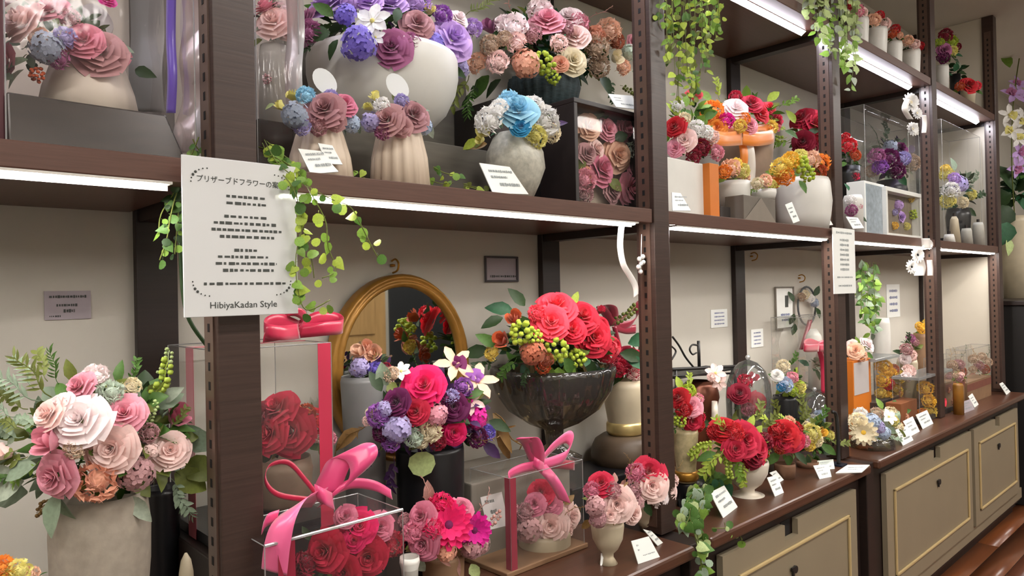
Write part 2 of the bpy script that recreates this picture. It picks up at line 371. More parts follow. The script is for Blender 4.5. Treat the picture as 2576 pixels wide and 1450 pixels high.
def ribbon(root, name, pts, w, ang, m, Y, k=6, out=0.):
    """satin strip along pixels (px, py, dY); w = width in pixels, ang = direction(s) of the width in the image"""
    W = smooth_path([atY(a, b, Y+c) for a, b, c in pts], k); n = len(W); rows = []
    a0, a1 = ang if isinstance(ang, tuple) else (ang, ang)
    for i, p in enumerate(W):
        t = i/(n-1); a = math.radians(a0+(a1-a0)*t); d = (R*math.cos(a)+U*math.sin(a)+F*out).normalized()*(w*mpp(p)/2); nn = F*(.0012)
        rows.append([p-d, p-d*.3-F*.0015, p+d*.3-F*.0015, p+d])
    mb = MB().grid(rows); o = part(mb, name, m, root, True); sm = o.modifiers.new('thickness', 'SOLIDIFY'); sm.thickness = .0008; return o
def clear_box(root, x0, x1, y0, y1, z0, z1, m=None, name='clear_cover', edge=True):
    p = [(x0, y0, z0), (x1, y0, z0), (x1, y1, z0), (x0, y1, z0), (x0, y0, z1), (x1, y0, z1), (x1, y1, z1), (x0, y1, z1)]
    mb = MB().add(p, [(4, 5, 6, 7), (0, 1, 5, 4), (1, 2, 6, 5), (2, 3, 7, 6), (3, 0, 4, 7)]); o = part(mb, name, m or clear_m, root)
    if edge:
        e = MB()
        for a, b in ((0, 4), (1, 5), (2, 6), (3, 7), (4, 5), (5, 6), (6, 7), (7, 4)): e.tube([p[a], p[b]], .0011, 4)
        part(e, 'fold_edge', MATS['edge_clear'], o)
    return o
clear('edge_clear', 'dcdcdc', .5, .35, .2)
def pbox(root, name, m, px0, px1, Y0, Y1, Z, ztop_py, bevel=.002):
    """box standing on Z whose front face spans px0..px1 at Y0 and rises to pixel row ztop_py"""
    X0, X1 = Xat(px0, Y0, Z), Xat(px1, Y0, Z); z1 = Zat(ztop_py, (X0+X1)/2, Y0)
    return part(MB().box(X0, X1, Y0, Y1, Z, z1), name, m, root, bevel=bevel), (X0, X1, z1)
def marks(mb, P, ax, ay, rows, nrm, rg):
    """short printed strokes: rows = (u0, u1, v, height) in 0..1 card coordinates"""
    for u0, u1, v, h in rows:
        u = u0
        while u < u1:
            w = rg.uniform(.02, .06)*(1 if u1-u0 > .3 else .8); w = min(w, u1-u)
            hh = h*rg.uniform(.6, 1); a = P+ax*u+ay*(v-hh/2)+nrm; mb.add([a, a+ax*w, a+ax*w+ay*hh, a+ay*hh], [(0, 1, 2, 3)]); u += w+rg.uniform(.008, .022)
def card(label, q, Yb, Yt, m=None, group='price cards', Z=None, rows=None, name='price_card', im=None, th=.002):
    """card from pixel corners TL TR BR BL; the bottom edge lies at depth Yb (or on the surface Z), the top at Yt"""
    if Z is not None:
        B = [atZ(*q[3], Z), atZ(*q[2], Z)]; yb = (B[0].y+B[1].y)/2; T = [atY(*q[0], B[0].y+Yt), atY(*q[1], B[1].y+Yt)]
    else: B = [atY(*q[3], Yb), atY(*q[2], Yb)]; T = [atY(*q[0], Yt), atY(*q[1], Yt)]
    root = thing(name, label, 'card', (B[0]+B[1])/2, group); P = B[0]; ax = B[1]-B[0]; ay = T[0]-B[0]; n = ax.cross(ay).normalized()
    if n.dot(F) > 0: n = -n
    part(MB().slab([B[0], B[1], T[1], T[0]], -n*th), 'sheet', m or white_card, root)
    mb = MB(); marks(mb, P, ax, ay, rows or ((.15, .8, .75, .09), (.15, .6, .55, .08), (.3, .85, .3, .12)), n*.0006, random.Random(len(label)))
    part(mb, 'printing', im or ink_l, root); return root
def vine(label, strands, Y, Lpx, cols, kinds='OI', gap=16, group=None, name='trailing_vine', jit=.02, spread=10, cat='vine', root_px=None):
    nl = 0; rest = MB(); p0 = strands[0][0]; root = thing(name, label, cat, atY(p0[0], p0[1], Y), group)
    for st in strands:
        y = Y+random.uniform(-jit, jit); W = smooth_path([atY(a[0], a[1], y+(a[2] if len(a) > 2 else 0)) for a in st], 5)
        part(MB().tube(W, .0011, 4), 'stem', gm('ol'), root, True)
        acc = 0
        for i in range(1, len(W)):
            acc += (W[i]-W[i-1]).length/mpp(W[i])
            if acc > gap:
                acc = random.uniform(-.3, .3)*gap; L = Lpx*random.uniform(.65, 1.25)*mpp(W[i]); P = W[i]+(R*random.uniform(-1, 1)+U*random.uniform(-1, 1))*spread*.4*mpp(W[i])
                ang = random.uniform(180, 360) if random.random() < .75 else random.uniform(0, 360); nl += 1
                if nl <= 280: put_leaf(root, random.choice(kinds), random.choice(cols), P, ang, L, .5)
                else:
                    rest.m = random.randrange(len(cols)); a = math.radians(ang); add_leaf(rest, P, R*math.cos(a)+U*math.sin(a)+F*random.uniform(-.5, .5), -F+Vector((random.uniform(-.4, .4), random.uniform(-.4, .4), .4)), L, random.choice(kinds))
    if rest.v: part(rest, 'leaf_mass', [gm(c) for c in cols], root, True, kind='stuff')
    return root
# ================================================================ structure
P_, W_, DW = 1.2, .071, .46
ZW, ZM0, ZM1, ZU0, ZU1, ZC = .748, 1.614, 1.653, 2.437, 2.476, 3.1
XL, XR, YF = -2.6, 9.0, -4.2
def st(o): o['kind'] = 'structure'; return o
fl_o = st(part(MB().box(XL, XR, YF, DW+.1, -.08, -.004), 'floor', mat('subfloor', '2a1a14', .7, .1, 8), None))
plank_ms = [mat('floor_plank_%d' % i, c, .28, .18, 3, stretch=(1, 12, 1), spec=.5) for i, c in enumerate(('5a3222', '6b3d24', '4c2a1e', '7a4526'))]
pk = [MB().box(-.597, .597, -.058, .058, -.004, .0).mesh('plank', m) for m in plank_ms]
for r in range(14):
    for c in range(5):
        o = link('plank', random.choice(pk), fl_o, (2.3+c*1.2+(r % 3)*.4, -.06-r*.12, .0))
st(part(MB().box(XL, XR, DW, DW+.1, 0, ZC), 'wall_back', wall_m, None))
st(part(MB().box(XR, XR+.1, YF, DW+.1, 0, ZC), 'wall_right', wall_m, None))
st(part(MB().box(XL-.1, XL, YF, DW+.1, 0, ZC), 'wall_left', wall_m, None))
st(part(MB().box(XL, XR, YF-.1, YF, 0, ZC), 'wall_front', wall_m, None))
st(part(MB().box(XL, XR, YF, DW+.1, ZC, ZC+.1), 'ceiling', mat('ceiling_paint', 'e4dfd4', .9, .02, 3), None))
d1 = st(part(MB().box(2.66, 3.56, YF, YF+.04, 0, 2.1), 'door_1', mat('door_oak', 'b9915c', .5, .12, 4, stretch=(8, 1, 1)), None, bevel=.004))
for z0, z1 in ((.2, .9), (1.05, 1.95)): part(MB().box(2.79, 3.43, YF+.04, YF+.052, z0, z1), 'panel', MATS['door_oak'], d1, bevel=.006)
part(MB().tube([(2.74, YF+.04, 1.0), (2.74, YF+.09, 1.0), (2.86, YF+.09, 1.0)], .009, 8), 'handle', steel, d1, True)
st(part(MB().box(3.62, 5.1, YF, YF+.02, 0, 2.2), 'door_2', mat('dark_doorway', '1b1c1e', .6, .1, 4), None))
for i, (x, y) in enumerate(((-1.2, -1.7), (1.2, -1.7), (3.6, -1.7), (6.0, -1.7), (0, -3.2), (2.6, -3.2), (5.2, -3.2))):
    t = thing('ceiling_light', 'flat white ceiling light panel, '+('far left one of the row near the shelving', 'second of the row near the shelving', 'third of the row near the shelving', 'last of the row near the shelving', 'left one of the row near the door', 'middle one of the row near the door', 'right one of the row near the door')[i], 'ceiling light', (x, y, ZC), 'ceiling lights')
    part(MB().box(x-.62, x+.62, y-.17, y+.17, ZC-.03, ZC), 'housing', alu, t)
    part(MB().box(x-.6, x+.6, y-.15, y+.15, ZC-.034, ZC-.0302), 'diffuser', panel_m, t)
# ---------------------------------------------------------------- shelving with posts, shelves, rails, LED strips
sh = thing('display_shelving', 'tall dark brown wooden display shelving with lit shelves along the wall', 'shelving', (0, .2, 0))
for k in range(0, 5):
    x = k*P_
    p = part(MB().box(x, x+W_, 0, .062, ZW+.001, ZC-.002), 'front_post', wood, sh, bevel=.002)
    r = part(MB().box(x-.003, x, .014, .05, ZW+.02, ZC-.1), 'slotted_rail', mat('rail_brown', '5a453b', .3, .08, 20, spec=.6), p)
    mb = MB()
    z = ZW+.05
    while z < ZC-.15: mb.box(x-.0036, x-.003, .028, .036, z, z+.014); z += .032
    part(mb, 'slot', dark_slot, p, kind='stuff')
    part(MB().box(x, x+.0815, .437, DW-.001, ZW+.002, ZC-.002), 'back_post', darkwood, sh, bevel=.002)
part(MB().box(4*P_+.012, 4*P_+.028, .063, .436, ZW+.002, ZC-.002), 'end_panel', mat('end_panel_cream', 'cfc7b7', .7, .03, 4), sh)
def led(root, k, Y0, Y1, z, m, dots):
    xa, xb = k*P_+W_+.05, (k+1)*P_-.07
    if z > 2:                                    # upper shelves: angled profile whose diffuser faces the shop
        c = part(MB().hexa([(xa-.004, Y0, z-.003), (xb+.004, Y0, z-.003), (xb+.004, Y1+.002, z-.016), (xa-.004, Y1+.002, z-.016), (xa-.004, Y0, z), (xb+.004, Y0, z), (xb+.004, Y1+.004, z), (xa-.004, Y1+.004, z)]), 'led_channel', alu, root)
        part(MB().add([(xa, Y0, z-.0042), (xb, Y0, z-.0042), (xb, Y1+.0005, z-.0165), (xa, Y1+.0005, z-.0165)], [(0, 3, 2, 1)]), 'led_strip', m, root)
        return
    part(MB().box(xa-.006, xb+.006, Y0-.003, Y1+.003, z-.004, z), 'led_channel', alu, root)
    part(MB().box(xa-.006, xb+.006, Y1+.003, Y1+.006, z-.012, z), 'led_cutoff_lip', alu, root)  # back lip added to keep the strip's light off the wall's top
    mb = MB()
    if dots:
        x = xa
        while x < xb-.008: mb.box(x, x+.013, Y0, Y1, z-.0085, z-.0041); x += .023
    else: mb.box(xa, xb, Y0, Y1, z-.0085, z-.0041)
    part(mb, 'led_strip', m, root)
for k in range(-1, 4):
    x0, x1 = k*P_+W_+.001, (k+1)*P_-.004
    s = part(MB().box(x0, x1, .004, DW-.002, ZM0, ZM1), 'shelf', woodh, sh, bevel=.002); led(s, k, .008, .026, ZM0, led_mm, k < 1)
    s = part(MB().box(x0, x1, .004, DW-.002, ZU0, ZU1), 'shelf', woodh, sh, bevel=.002); led(s, k, .07, .088, ZU0, led_m, False)
for k in range(0, 5):
    for z in (ZM0, ZU0): part(MB().box(k*P_+.006, k*P_+.05, .064, .435, z-.022, z+.03), 'side_rail', darkwood, sh)
# ---------------------------------------------------------------- base cabinets
for k in (1, 2): st(part(MB().box(k*P_+.0, k*P_+W_, -.09, .44, 0, ZW-.006), 'trim_%d' % k, darkwood, None, bevel=.003))
DZ0, DZ1, YD = .165, .667, -.085
def door(root, x0, x1, notch, mo=True):
    nx = (x0+x1)/2 if notch is None else notch
    mb = MB().box(x0, x1, YD, YD+.02, DZ0, DZ1-.05)
    mb.box(x0, nx-.045, YD, YD+.02, DZ1-.05, DZ1); mb.box(nx+.045, x1, YD, YD+.02, DZ1-.05, DZ1)
    d = part(mb, 'door_panel', cream_door, root)
    a, b, c, e = x0+.075, x1-.075, DZ0+.07, DZ1-.075; w, h = .011, .009
    for q in ((a, b, c, c+w), (a, b, e-w, e), (a, a+w, c, e), (b-w, b, c, e)): part(MB().box(q[0], q[1], YD-h, YD, q[2], q[3]), 'moulding', moulding_m, d, bevel=.003)
    part(MB().box(nx-.03, nx+.03, YD+.021, YD+.03, DZ1-.05, DZ1), 'finger_recess', dark_slot, d)
    l = MB().tube([(nx+.012, YD-.008, DZ1-.155), (nx+.012, YD, DZ1-.155)], .012, 10); l.box(nx-.02, nx+.012, YD-.01, YD-.004, DZ1-.152, DZ1-.142); l.box(nx-.008, nx+.0, YD-.008, YD-.002, DZ1-.175, DZ1-.15)
    part(l, 'key_lock', metal_black, d)
def cabinet(label, x0, x1, doors):
    t = thing('base_cabinet', label, 'cabinet', ((x0+x1)/2, .1, 0), 'base cabinets under the shelving')
    part(MB().box(x0, x1, -.062, DW-.004, .08, ZW-.04), 'carcass', darkwood, t, bevel=.003)
    part(MB().box(x0, x1, -.02, DW-.004, 0, .08), 'toe_kick', darkwood, t)
    part(MB().box(x0, x1, -.07, -.0621, .1, .16), 'base_panel', cream_door, t)
    part(MB().box(x0, x1, -.111, DW-.003, ZW-.034, ZW), 'worktop', worktop_m, t, bevel=.008)
    for a, b, n in doors: door(t, a, b, n)
    return t
cabinet('cream fronted base cabinet under the bay with the sign and the mirror', -1.12, 1.196, ((-.9, .02, None), (.06, 1.08, None)))
cabinet('cream fronted base cabinet under the red urn flowers, near the trailing ivy', 1.276, 2.396, ((1.37, 2.31, 1.79),))
cabinet('long cream fronted base cabinet with two doors at the far end of the shelving', 2.476, 4.86, ((2.61, 3.78, 3.24), (3.83, 4.74, None)))
# ================================================================ sign, cards and things on the wall
def text_mesh(s, size, m, name='lettering'):
    cu = bpy.data.curves.new(name, 'FONT'); cu.body = s; cu.size = size; cu.align_x = 'CENTER'; cu.extrude = .0002; cu.resolution_u = 3
    o = bpy.data.objects.new(name, cu); COL.objects.link(o); bpy.context.view_layer.update()
    me = bpy.data.meshes.new_from_object(o.evaluated_get(bpy.context.evaluated_depsgraph_get())); me.name = name
    bpy.data.objects.remove(o); me.materials.clear(); me.materials.append(m); return me
def upright(root, me, X, Y, Z, name='lettering', sx=1):
    o = link(name, me, root); o.matrix_basis = Matrix.Translation(Vector((X, Y, Z))-org(root)) @ Matrix.Rotation(math.pi/2, 4, 'X') @ Matrix.Diagonal((sx, 1, 1, 1)); return o
def wall_sign(label, q, Y, m, rows, title=None, foot=None, name='notice_sign', cat='sign', im=None, th=.004, corner=False, bracket=0):
    """upright sheet parallel to the shelf front; q = pixel left, right, top, bottom at its left edge"""
    X0, X1 = Xat(q[0], Y, 1.5), Xat(q[1], Y, 1.5); z1, z0 = Zat(q[2], X0, Y), Zat(q[3], X0, Y); w, h = X1-X0, z1-z0
    t = thing(name, label, cat, ((X0+X1)/2, Y, z0))
    part(MB().box(X0, X1, Y, Y+th, z0, z1), 'sheet', m, t, bevel=.001 if th > .003 else 0)
    mb = MB(); P = Vector((X0, Y-.0006, z0)); ax, ay = Vector((w, 0, 0)), Vector((0, 0, h)); rg = random.Random(len(label))
    marks(mb, P, ax, ay, rows, Vector((0, 0, 0)), rg)
    if mb.v: part(mb, 'printed_lines', im or ink, t)
    if corner:
        mb = MB()
        for cx, cz, sx, sz in ((.07, .93, 1, -1), (.07, .13, 1, 1), (.93, .13, -1, 1), (.93, .93, -1, -1)):
            for i in range(7):
                a = i/6*1.5; mb.ball(P+ax*(cx+sx*.16*(1-math.cos(a))*.9)+ay*(cz+sz*.09*(1-math.sin(a))), .0022 if i in (2, 3) else .0012, 6, 4)
        part(mb, 'corner_ornament', ink, t)
    if title: upright(t, text_mesh(title, h*.048, ink), X0+w/2, Y-.0006, z0+h*.845, sx=.93)
    if foot: upright(t, text_mesh(foot, h*.058, ink, 'brand_lettering'), X0+w/2, Y-.0006, z0+h*.052, sx=1.05)
    if bracket: part(MB().box((X0+X1)/2-.02, (X0+X1)/2+.02, Y+th, Y+th+bracket, z0+h*.4, z0+h*.6), 'bracket', steel, t)
    return t
SR = []
for i, (u0, u1) in enumerate(((.36, .72), (.36, .71), (0, 0), (.34, .72), (.25, .8), (.23, .85), (.3, .78), (0, 0), (.42, .62), (.28, .72), (.26, .8), (.32, .77), (0, 0), (.16, .88))):
    if u1: SR.append((u0, u1, .765-i*.043, .02))
wall_sign('tall white frosted notice sign with printed lines fixed to the front post', (461, 748, 388, 800), -.03, frost, SR, 'プリザーブドフラワーの案内', 'HibiyaKadan Style', corner=True, th=.004, bracket=.026)
wall_sign('narrow white notice strip hanging on the post beside the hanging ivy', (2097, 2152, 572, 740), -.012, white_card, [(.15, .85, .93, .035)]+[(.3, .7, .82-i*.075, .04) for i in range(7)]+[(.15, .85, .25, .025), (.2, .8, .12, .03)], im=ink_l, th=.003, bracket=.009)
wall_sign('lilac grey card stuck low on the wall above the pink rose vase', (110, 227, 733, 806), .457, lilac_card, [(.1, .9, .8, .1), (.25, .7, .5, .1), (.4, .65, .3, .12), (.1, .35, .12, .07)], name='wall_card', cat='card', th=.002)
t = wall_sign('small grey photo card with dark border on the wall above the mirror', (1224, 1305, 646, 708), .456, lilac_card, [(.1, .9, .2, .1)], name='wall_card', cat='card', th=.003)
for i, (a, b, c, d, lb, m) in enumerate(((1786, 1827, 780, 826, 'small pale card on the wall left of the back post', white_card), (1886, 1916, 830, 876, 'small pale card on the wall right of the back post', white_card), (2229, 2262, 716, 800, 'tall pale card with blue lines on the wall by the hanging ivy', white_card))):
    wall_sign(lb, (a, b, c, d), .457, m, [(.2, .8, .8-k*.2, .09) for k in range(4)], name='wall_card', cat='card', th=.002, im=ink_b)
def frame_rect(root, X0, X1, Y, z0, z1, w, dep, m, name='frame_bar'):
    for q in ((X0, X1, z1-w, z1), (X0, X1, z0, z0+w), (X0, X0+w, z0+w, z1-w), (X1-w, X1, z0+w, z1-w)): part(MB().box(q[0], q[1], Y, Y+dep, q[2], q[3]), name, m, root, bevel=.0015)
X0, X1 = Xat(1224, .45, 1.4), Xat(1305, .45, 1.4); frame_rect(t, X0-.002, X1+.002, .449, Zat(710, X0, .45), Zat(644, X0, .45), .006, .006, mat('card_border', '4a4648', .6, .05, 10))
t = wall_sign('white framed print with a dark figure hanging on the wall behind the domes', (1950, 1995, 724, 828), .452, white_card, [(.3, .8, .2, .06), (.25, .75, .33, .06)], name='wall_print', cat='print', im=ink_b, th=.004)
X0, X1 = Xat(1950, .45, 1.4), Xat(1995, .45, 1.4); frame_rect(t, X0-.003, X1+.003, .444, Zat(830, X0, .45), Zat(722, X0, .45), .006, .008, steel)
part(MB().box(X0+.55*(X1-X0), X0+.72*(X1-X0), .4505, .4518, Zat(775, X0, .45), Zat(745, X0, .45)), 'dark_figure', ink, t)
def hook(px, py, label, m=gold):
    p = atY(px, py, .45); t = thing('wall_hook', label, 'hook', p)
    part(MB().tube(smooth_path([p+Vector((0, .008, .012)), p+Vector((.0, -.01, .016)), p+Vector((0, -.024, .004)), p+Vector((0, -.018, -.014)), p+Vector((0, .004, -.02))]), .0028, 6), 'hook_wire', m, t, True)
    part(MB().lathe(p+Vector((0, .004, 0)), [(.001, -.004), (.007, -.003), (.007, .003), (.001, .004)], 10), 'screw_plate', m, t, True)
hook(990, 668, 'small brass hook on the wall over the gilt mirror'); hook(1893, 645, 'tiny brass hook on the wall under the middle shelf'); hook(2013, 700, 'brass hook on the wall above the wreath')
# gilt oval mirror hanging on the wall
Y = .405; c = atY(1022, 925, Y); rx = 162*mpp(c)*1.28; rz = 236*mpp(c)*1.0; mt = thing('oval_mirror', 'oval mirror in a gilt wooden frame leaning on the wall behind the bouquets', 'mirror', (c.x, Y, c.z))
rows = []
for i in range(49):
    a = i*2*math.pi/48; rr = []
    for q, dy in ((.995, .03), (1.0, .0), (.975, -.012), (.945, -.013), (.925, -.005), (.905, -.011), (.875, -.013), (.845, -.006), (.835, .008)):
        rr.append((c.x+rx*q*math.cos(a), Y+.01+dy, c.z+(rz-rx*(1-q))*math.sin(a)))
    rows.append(rr)
part(MB().grid(rows), 'gilt_frame', mirror_frame, mt, True)
part(MB().add([(c.x+rx*.84*math.cos(i*2*math.pi/48), Y+.012, c.z+(rz-rx*.16)*math.sin(i*2*math.pi/48)) for i in range(48)], [list(range(48))[::-1]]), 'looking_glass', mirror_m, mt)
part(MB().add([(c.x+rx*.99*math.cos(i*2*math.pi/48), Y+.04, c.z+(rz-.005)*math.sin(i*2*math.pi/48)) for i in range(48)], [list(range(48))]), 'backing', darkwood, mt)

# ================================================================ middle shelf, left bay
Zs = ZM1
burg = thing('burgundy_box', 'dark burgundy box at the left edge of the middle shelf', 'box', (Xat(-40, .1, Zs), .15, Zs)); pbox(burg, 'box_body', VM['burg'], -110, 14, .09, .3, Zs, -60)
case = thing('clear_display_case', 'large clear display case on a dark trapezoid base, left of the signed post', 'case', (Xat(230, .1, Zs), .2, Zs))
q = [atY(22, 380, .075), atY(472, 392, .075), atY(440, 284, .075), atY(22, 232, .075)]; zt = (q[2].z+q[3].z)/2; xa, xb = q[0].x, q[1].x
part(MB().hexa([(xa, .07, Zs), (xb, .07, Zs), (xb, .40, Zs), (xa, .40, Zs), (xa+.0, .085, zt), (xb-.03, .085, zt), (xb-.03, .385, zt), (xa+.0, .385, zt)]), 'case_base', plinth_m, case, bevel=.003)
xr = Xat(537, .075, Zs); clear_box(case, xa-.004, min(xr, -.006), .066, .41, Zs, 2.2, cello)
ribbon(case, 'crumpled_wrap', [(488, -40, 0), (494, 60, .02), (484, 150, 0), (492, 250, .02), (470, 330, 0), (478, 385, 0)], 66, 0, clear('pink_cellophane', 'f0d6d6', .2, .45, .25), .13)  # crumpled wrap; its pale pink stands for the reflection in the case's side
ribbon(case, 'satin_ribbon', [(432, -40, 0), (430, 90, .01), (434, 190, 0), (430, 285, .01)], 24, 0, sat('violet'), .14)
ribbon(case, 'dark_tulle', [(368, -40, 0), (372, 90, .015), (366, 180, 0), (372, 282, .015)], 84, 0, clear('tulle_dark', '5c4a52', .1, .25, .4), .30)
a = arr('flower_arrangement', 'pink roses in a ribbed ivory vase inside the large clear case', 'flowers', 226, .2, zt+.001,
 [(152, 74), (190, 86), (235, 100), (290, 112)], 'ivory', 'R blush 58 55 56; R pink 128 22 42; R dusty 252 132 62; R rosepink 212 100 46; H grblue 120 122 42; R peach 96 98 30; R pink 16 150 36; C lav 165 98 30; R rosepink 40 -10 40; C dusty 176 46 26; B burnt 96 188 20; C mauve 150 150 26; R pink 295 140 30; R magenta 270 0 22',
 'L sg 70 150 60 200; L gy 60 175 60 230; L dk 340 175 60 -20; E sg 40 160 90 220', (160, 110, 130, 70, 130, ('dk', 'sg', 'ol'), 34), vkw=dict(ribs=18, amp=.035))
def disc(root, px, py, rx, ry, Y, m, pick=60, name='round_tag'):
    p = atY(px, py, Y); k = mpp(p); n = 20; tl = .35
    ring = lambda dy: [p+R*(rx*k*math.cos(t)*math.cos(tl)-ry*k*math.sin(t)*math.sin(tl)*.6)+U*(rx*k*math.cos(t)*math.sin(tl)*-1*.5+ry*k*math.sin(t))+F*dy for t in [i*2*math.pi/n for i in range(n)]]
    mb = MB().add(ring(-.001)+ring(.001), [list(range(n)), list(range(n, 2*n))[::-1]]+[(i, (i+1) % n, n+(i+1) % n, n+i)[::-1] for i in range(n)])
    o = part(mb, name, m, root); part(MB().tube([p+F*.004, p+F*.01-U*pick*k], .0013, 5), 'pick', steel, o); return o
disc(a, 243, 52, 44, 42, .22, grey_card, 60)
case2 = thing('clear_display_case', 'clear case with a pale vase just right of the signed post', 'case', (Xat(706, .18, Zs), .25, Zs))
_, (xa, xb, zt2) = pbox(case2, 'case_base', plinth_m, 652, 742, .17, .37, Zs, 305); clear_box(case2, xa-.003, xb+.012, .166, .375, Zs, 2.2, cello)
ribbon(case2, 'crumpled_wrap', [(740, -30, 0), (745, 80, .02), (738, 180, 0), (744, 290, .01)], 44, 0, MATS['pink_cellophane'], .165)
arr('flower_arrangement', 'faded pink roses in a grey vase inside the clear case right of the signed post', 'flowers', 694, .28, zt2+.001, [(118, 34), (150, 38), (290, 40)], 'grey',
 'R blush 690 55 46; R pink 668 20 34; C palepink 720 30 34; R blush 725 80 28; B dusty 672 200 14', 'L sg 730 100 40 -40; L ol 660 100 40 200', (695, 60, 45, 50, 40, ('sg', 'gy'), 24))
# purple bowl on its block
blk = thing('display_riser', 'wide grey brown display block under the big white bowl', 'riser', (Xat(1060, .2, Zs), .3, Zs)); _, (xa, xb, zb) = pbox(blk, 'block', VM['display'], 850, 1232, .21, .425, Zs, 352)
bd = thing('wall_shade_sheet', 'plain grey sheet added as the shade on the wall behind the big white bowl', 'board', (Xat(1000, .43, Zs), .44, Zs)); pbox(bd, 'shade_face', VM['display'], 700, 1180, .432, .445, Zs, 120)  # added sheet, its grey paints the bowl's shade on the wall
arr('flower_bowl', 'large white bowl overflowing with purple and lilac flowers', 'flowers', 968, .285, zb+.001, [(148, 184), (160, 188), (200, 188), (240, 180), (285, 158), (325, 118), (350, 70), (362, 70)], 'white',
 'R lilac 823 8 54; C mauve 780 86 36; R mauve 772 46 32; S white 938 55 44; H violet 902 112 46; R mauve 985 120 50; C mauve 1030 112 30; R brownpk 1050 60 42; R lilac 1138 98 58; H violet 1088 118 34; R palepink 1155 46 26; R lilac 985 8 40; C lilac 1048 6 38; S white 1092 150 26; H lav 1156 172 26; C lilac 1188 72 26; T lemon 1081 24 18; C lilac 880 5 36; R lilac 930 5 34; H violet 870 40 30; S white 945 95 24; C purple 1110 40 28; H lav 1150 140 24',
 'W dk 830 80 60 200; L dk 850 100 55 240; L md 840 40 60 150; L dk 995 55 50 80; Fn ol 1170 40 80 30; G dk 790 110 60 220; L dk 1130 170 50 -30', (965, 75, 190, 80, 210, ('dk', 'md', 'dkp'), 40), vkw=dict(n=40))
arr('flower_vase', 'ribbed ivory vase with mauve rose and round tag, beside the sign', 'flowers', 808, .105, Zs, [(322, 50), (345, 58), (395, 72), (442, 80)], 'rib',
 'R brownpk 818 275 50; R dpink 866 262 34; H grblue 745 292 36; C sky 770 243 26; T lemon 735 240 19; T lemon 703 266 18; C lav 760 320 24; H paleblue 884 312 24; C brownpk 800 320 24; R dusty 845 305 26; C lav 832 245 20', 'L pl 690 262 28 200; L sg 888 300 40 -60', (810, 285, 80, 42, 60, ('sg', 'gy', 'ol'), 20), vkw=dict(ribs=16, amp=.045, n=64), group='pair of ribbed vases')
v1 = bpy.data.objects['flower_vase']; disc(v1, 817, 205, 32, 33, .09, white_card, 70)
arr('flower_vase', 'ribbed ivory vase with dusty pink rose and round tag, below the bowl centre', 'flowers', 1007, .105, Zs, [(316, 46), (345, 56), (400, 68), (466, 74)], 'rib',
 'R dusty 975 302 42; R brownpk 1040 290 42; H lav 934 308 26; T lemon 943 242 18; T lemon 927 268 17; C white 962 266 22; C mauve 965 330 24; H paleblue 1066 318 22; C lav 1010 255 20; R dusty 1010 320 26', 'L pl 935 262 30 190; L gy 1075 310 40 -70', (1003, 290, 68, 40, 50, ('sg', 'gy', 'ol'), 20), vkw=dict(ribs=16, amp=.045, n=64), group='pair of ribbed vases')
disc(bpy.data.objects['flower_vase.001'], 1000, 217, 30, 32, .09, white_card, 70)
arr('flower_vase', 'round crackle glazed vase with a sky blue rose', 'flowers', 1298, .105, Zs, [(338, 46), (350, 56), (385, 72), (425, 76), (462, 62), (488, 40)], 'crackle',
 'R sky 1305 278 52; C sky 1280 262 34; C white 1232 306 38; C white 1368 308 42; T lemon 1218 330 24; C lemon 1345 345 32; R skyd 1310 318 26; C white 1340 270 30; C cream 1385 335 26; C white 1255 275 26; T lemon 1208 350 16', 'L ol 1215 355 50 200; L br 1225 362 48 190; L yl 1200 350 44 215; L dkp 1385 320 44 20', (1300, 305, 85, 50, 60, ('pl', 'gy', 'em'), 22))
card('white price card leaning on the mauve rose vase', ((750, 374), (806, 380), (852, 432), (782, 438)), .012, .04)
card('white price card behind the other on the mauve rose vase', ((800, 360), (836, 366), (862, 414), (822, 412)), .03, .05)
card('white price card leaning on the crackle glazed vase', ((1206, 410), (1282, 420), (1330, 489), (1240, 486)), .012, .04)
# shadow box frame
Yf = .075; X0, X1 = Xat(1450, Yf, Zs), Xat(1630, Yf, Zs); z1 = Zat(268, (X0+X1)/2, Yf)
fb = thing('shadow_box', 'deep black shadow box frame filled with peach and pink roses', 'frame', ((X0+X1)/2, Yf+.06, Zs)); fm = mat('black_frame', '241c1b', .4, .15, 20)
frame_rect(fb, X0, X1, Yf, Zs, z1, .013, .13, fm); part(MB().box(X0+.014, X1-.014, Yf+.075, Yf+.09, Zs+.014, z1-.014), 'back_panel', mat('linen', 'b0a08e', .8, .1, 60), fb)
part(MB().box(X0+.014, X1-.014, Yf+.012, Yf+.015, Zs+.014, z1-.014), 'glass_pane', pane_m, fb)
for s in 'R peach 1482 318 36; R pink 1528 325 32; R rosepink 1572 325 32; R salmon 1598 330 22; R dpink 1510 425 48; R peach 1552 390 44; R dusty 1478 385 30; R rosepink 1585 475 42; C pink 1470 455 34; C sg0 1590 380 26; R salmon 1478 440 24; R dusty 1540 480 34; R blush 1500 375 28; C dusty 1470 490 26; R pink 1595 425 26'.split(';'):
    k, cc, x, y, r = s.split(); cc = 'mint' if cc == 'sg0' else cc; p = atY(float(x), float(y), Yf+.05); place(FLK[k][0], flower_mesh(k, cc), fb, p, frame_z((random.uniform(-.3, .1), -1, random.uniform(-.1, .3))), float(r)*mpp(p)*1.02)
for x, y, l, g, an in ((1500, 300, 40, 'sg', 60), (1545, 350, 40, 'dk', 20), (1530, 455, 44, 'ol', -30), (1590, 400, 40, 'sg', 80), (1475, 410, 40, 'ol', 200), (1525, 300, 36, 'dk', 100)):
    p = atY(x, y, Yf+.045); put_leaf(fb, 'W', g, p, an, l*mpp(p), .15)
card('white price card lying on top of the shadow box', ((1530, 236), (1590, 241), (1608, 276), (1550, 269)), .085, .1)
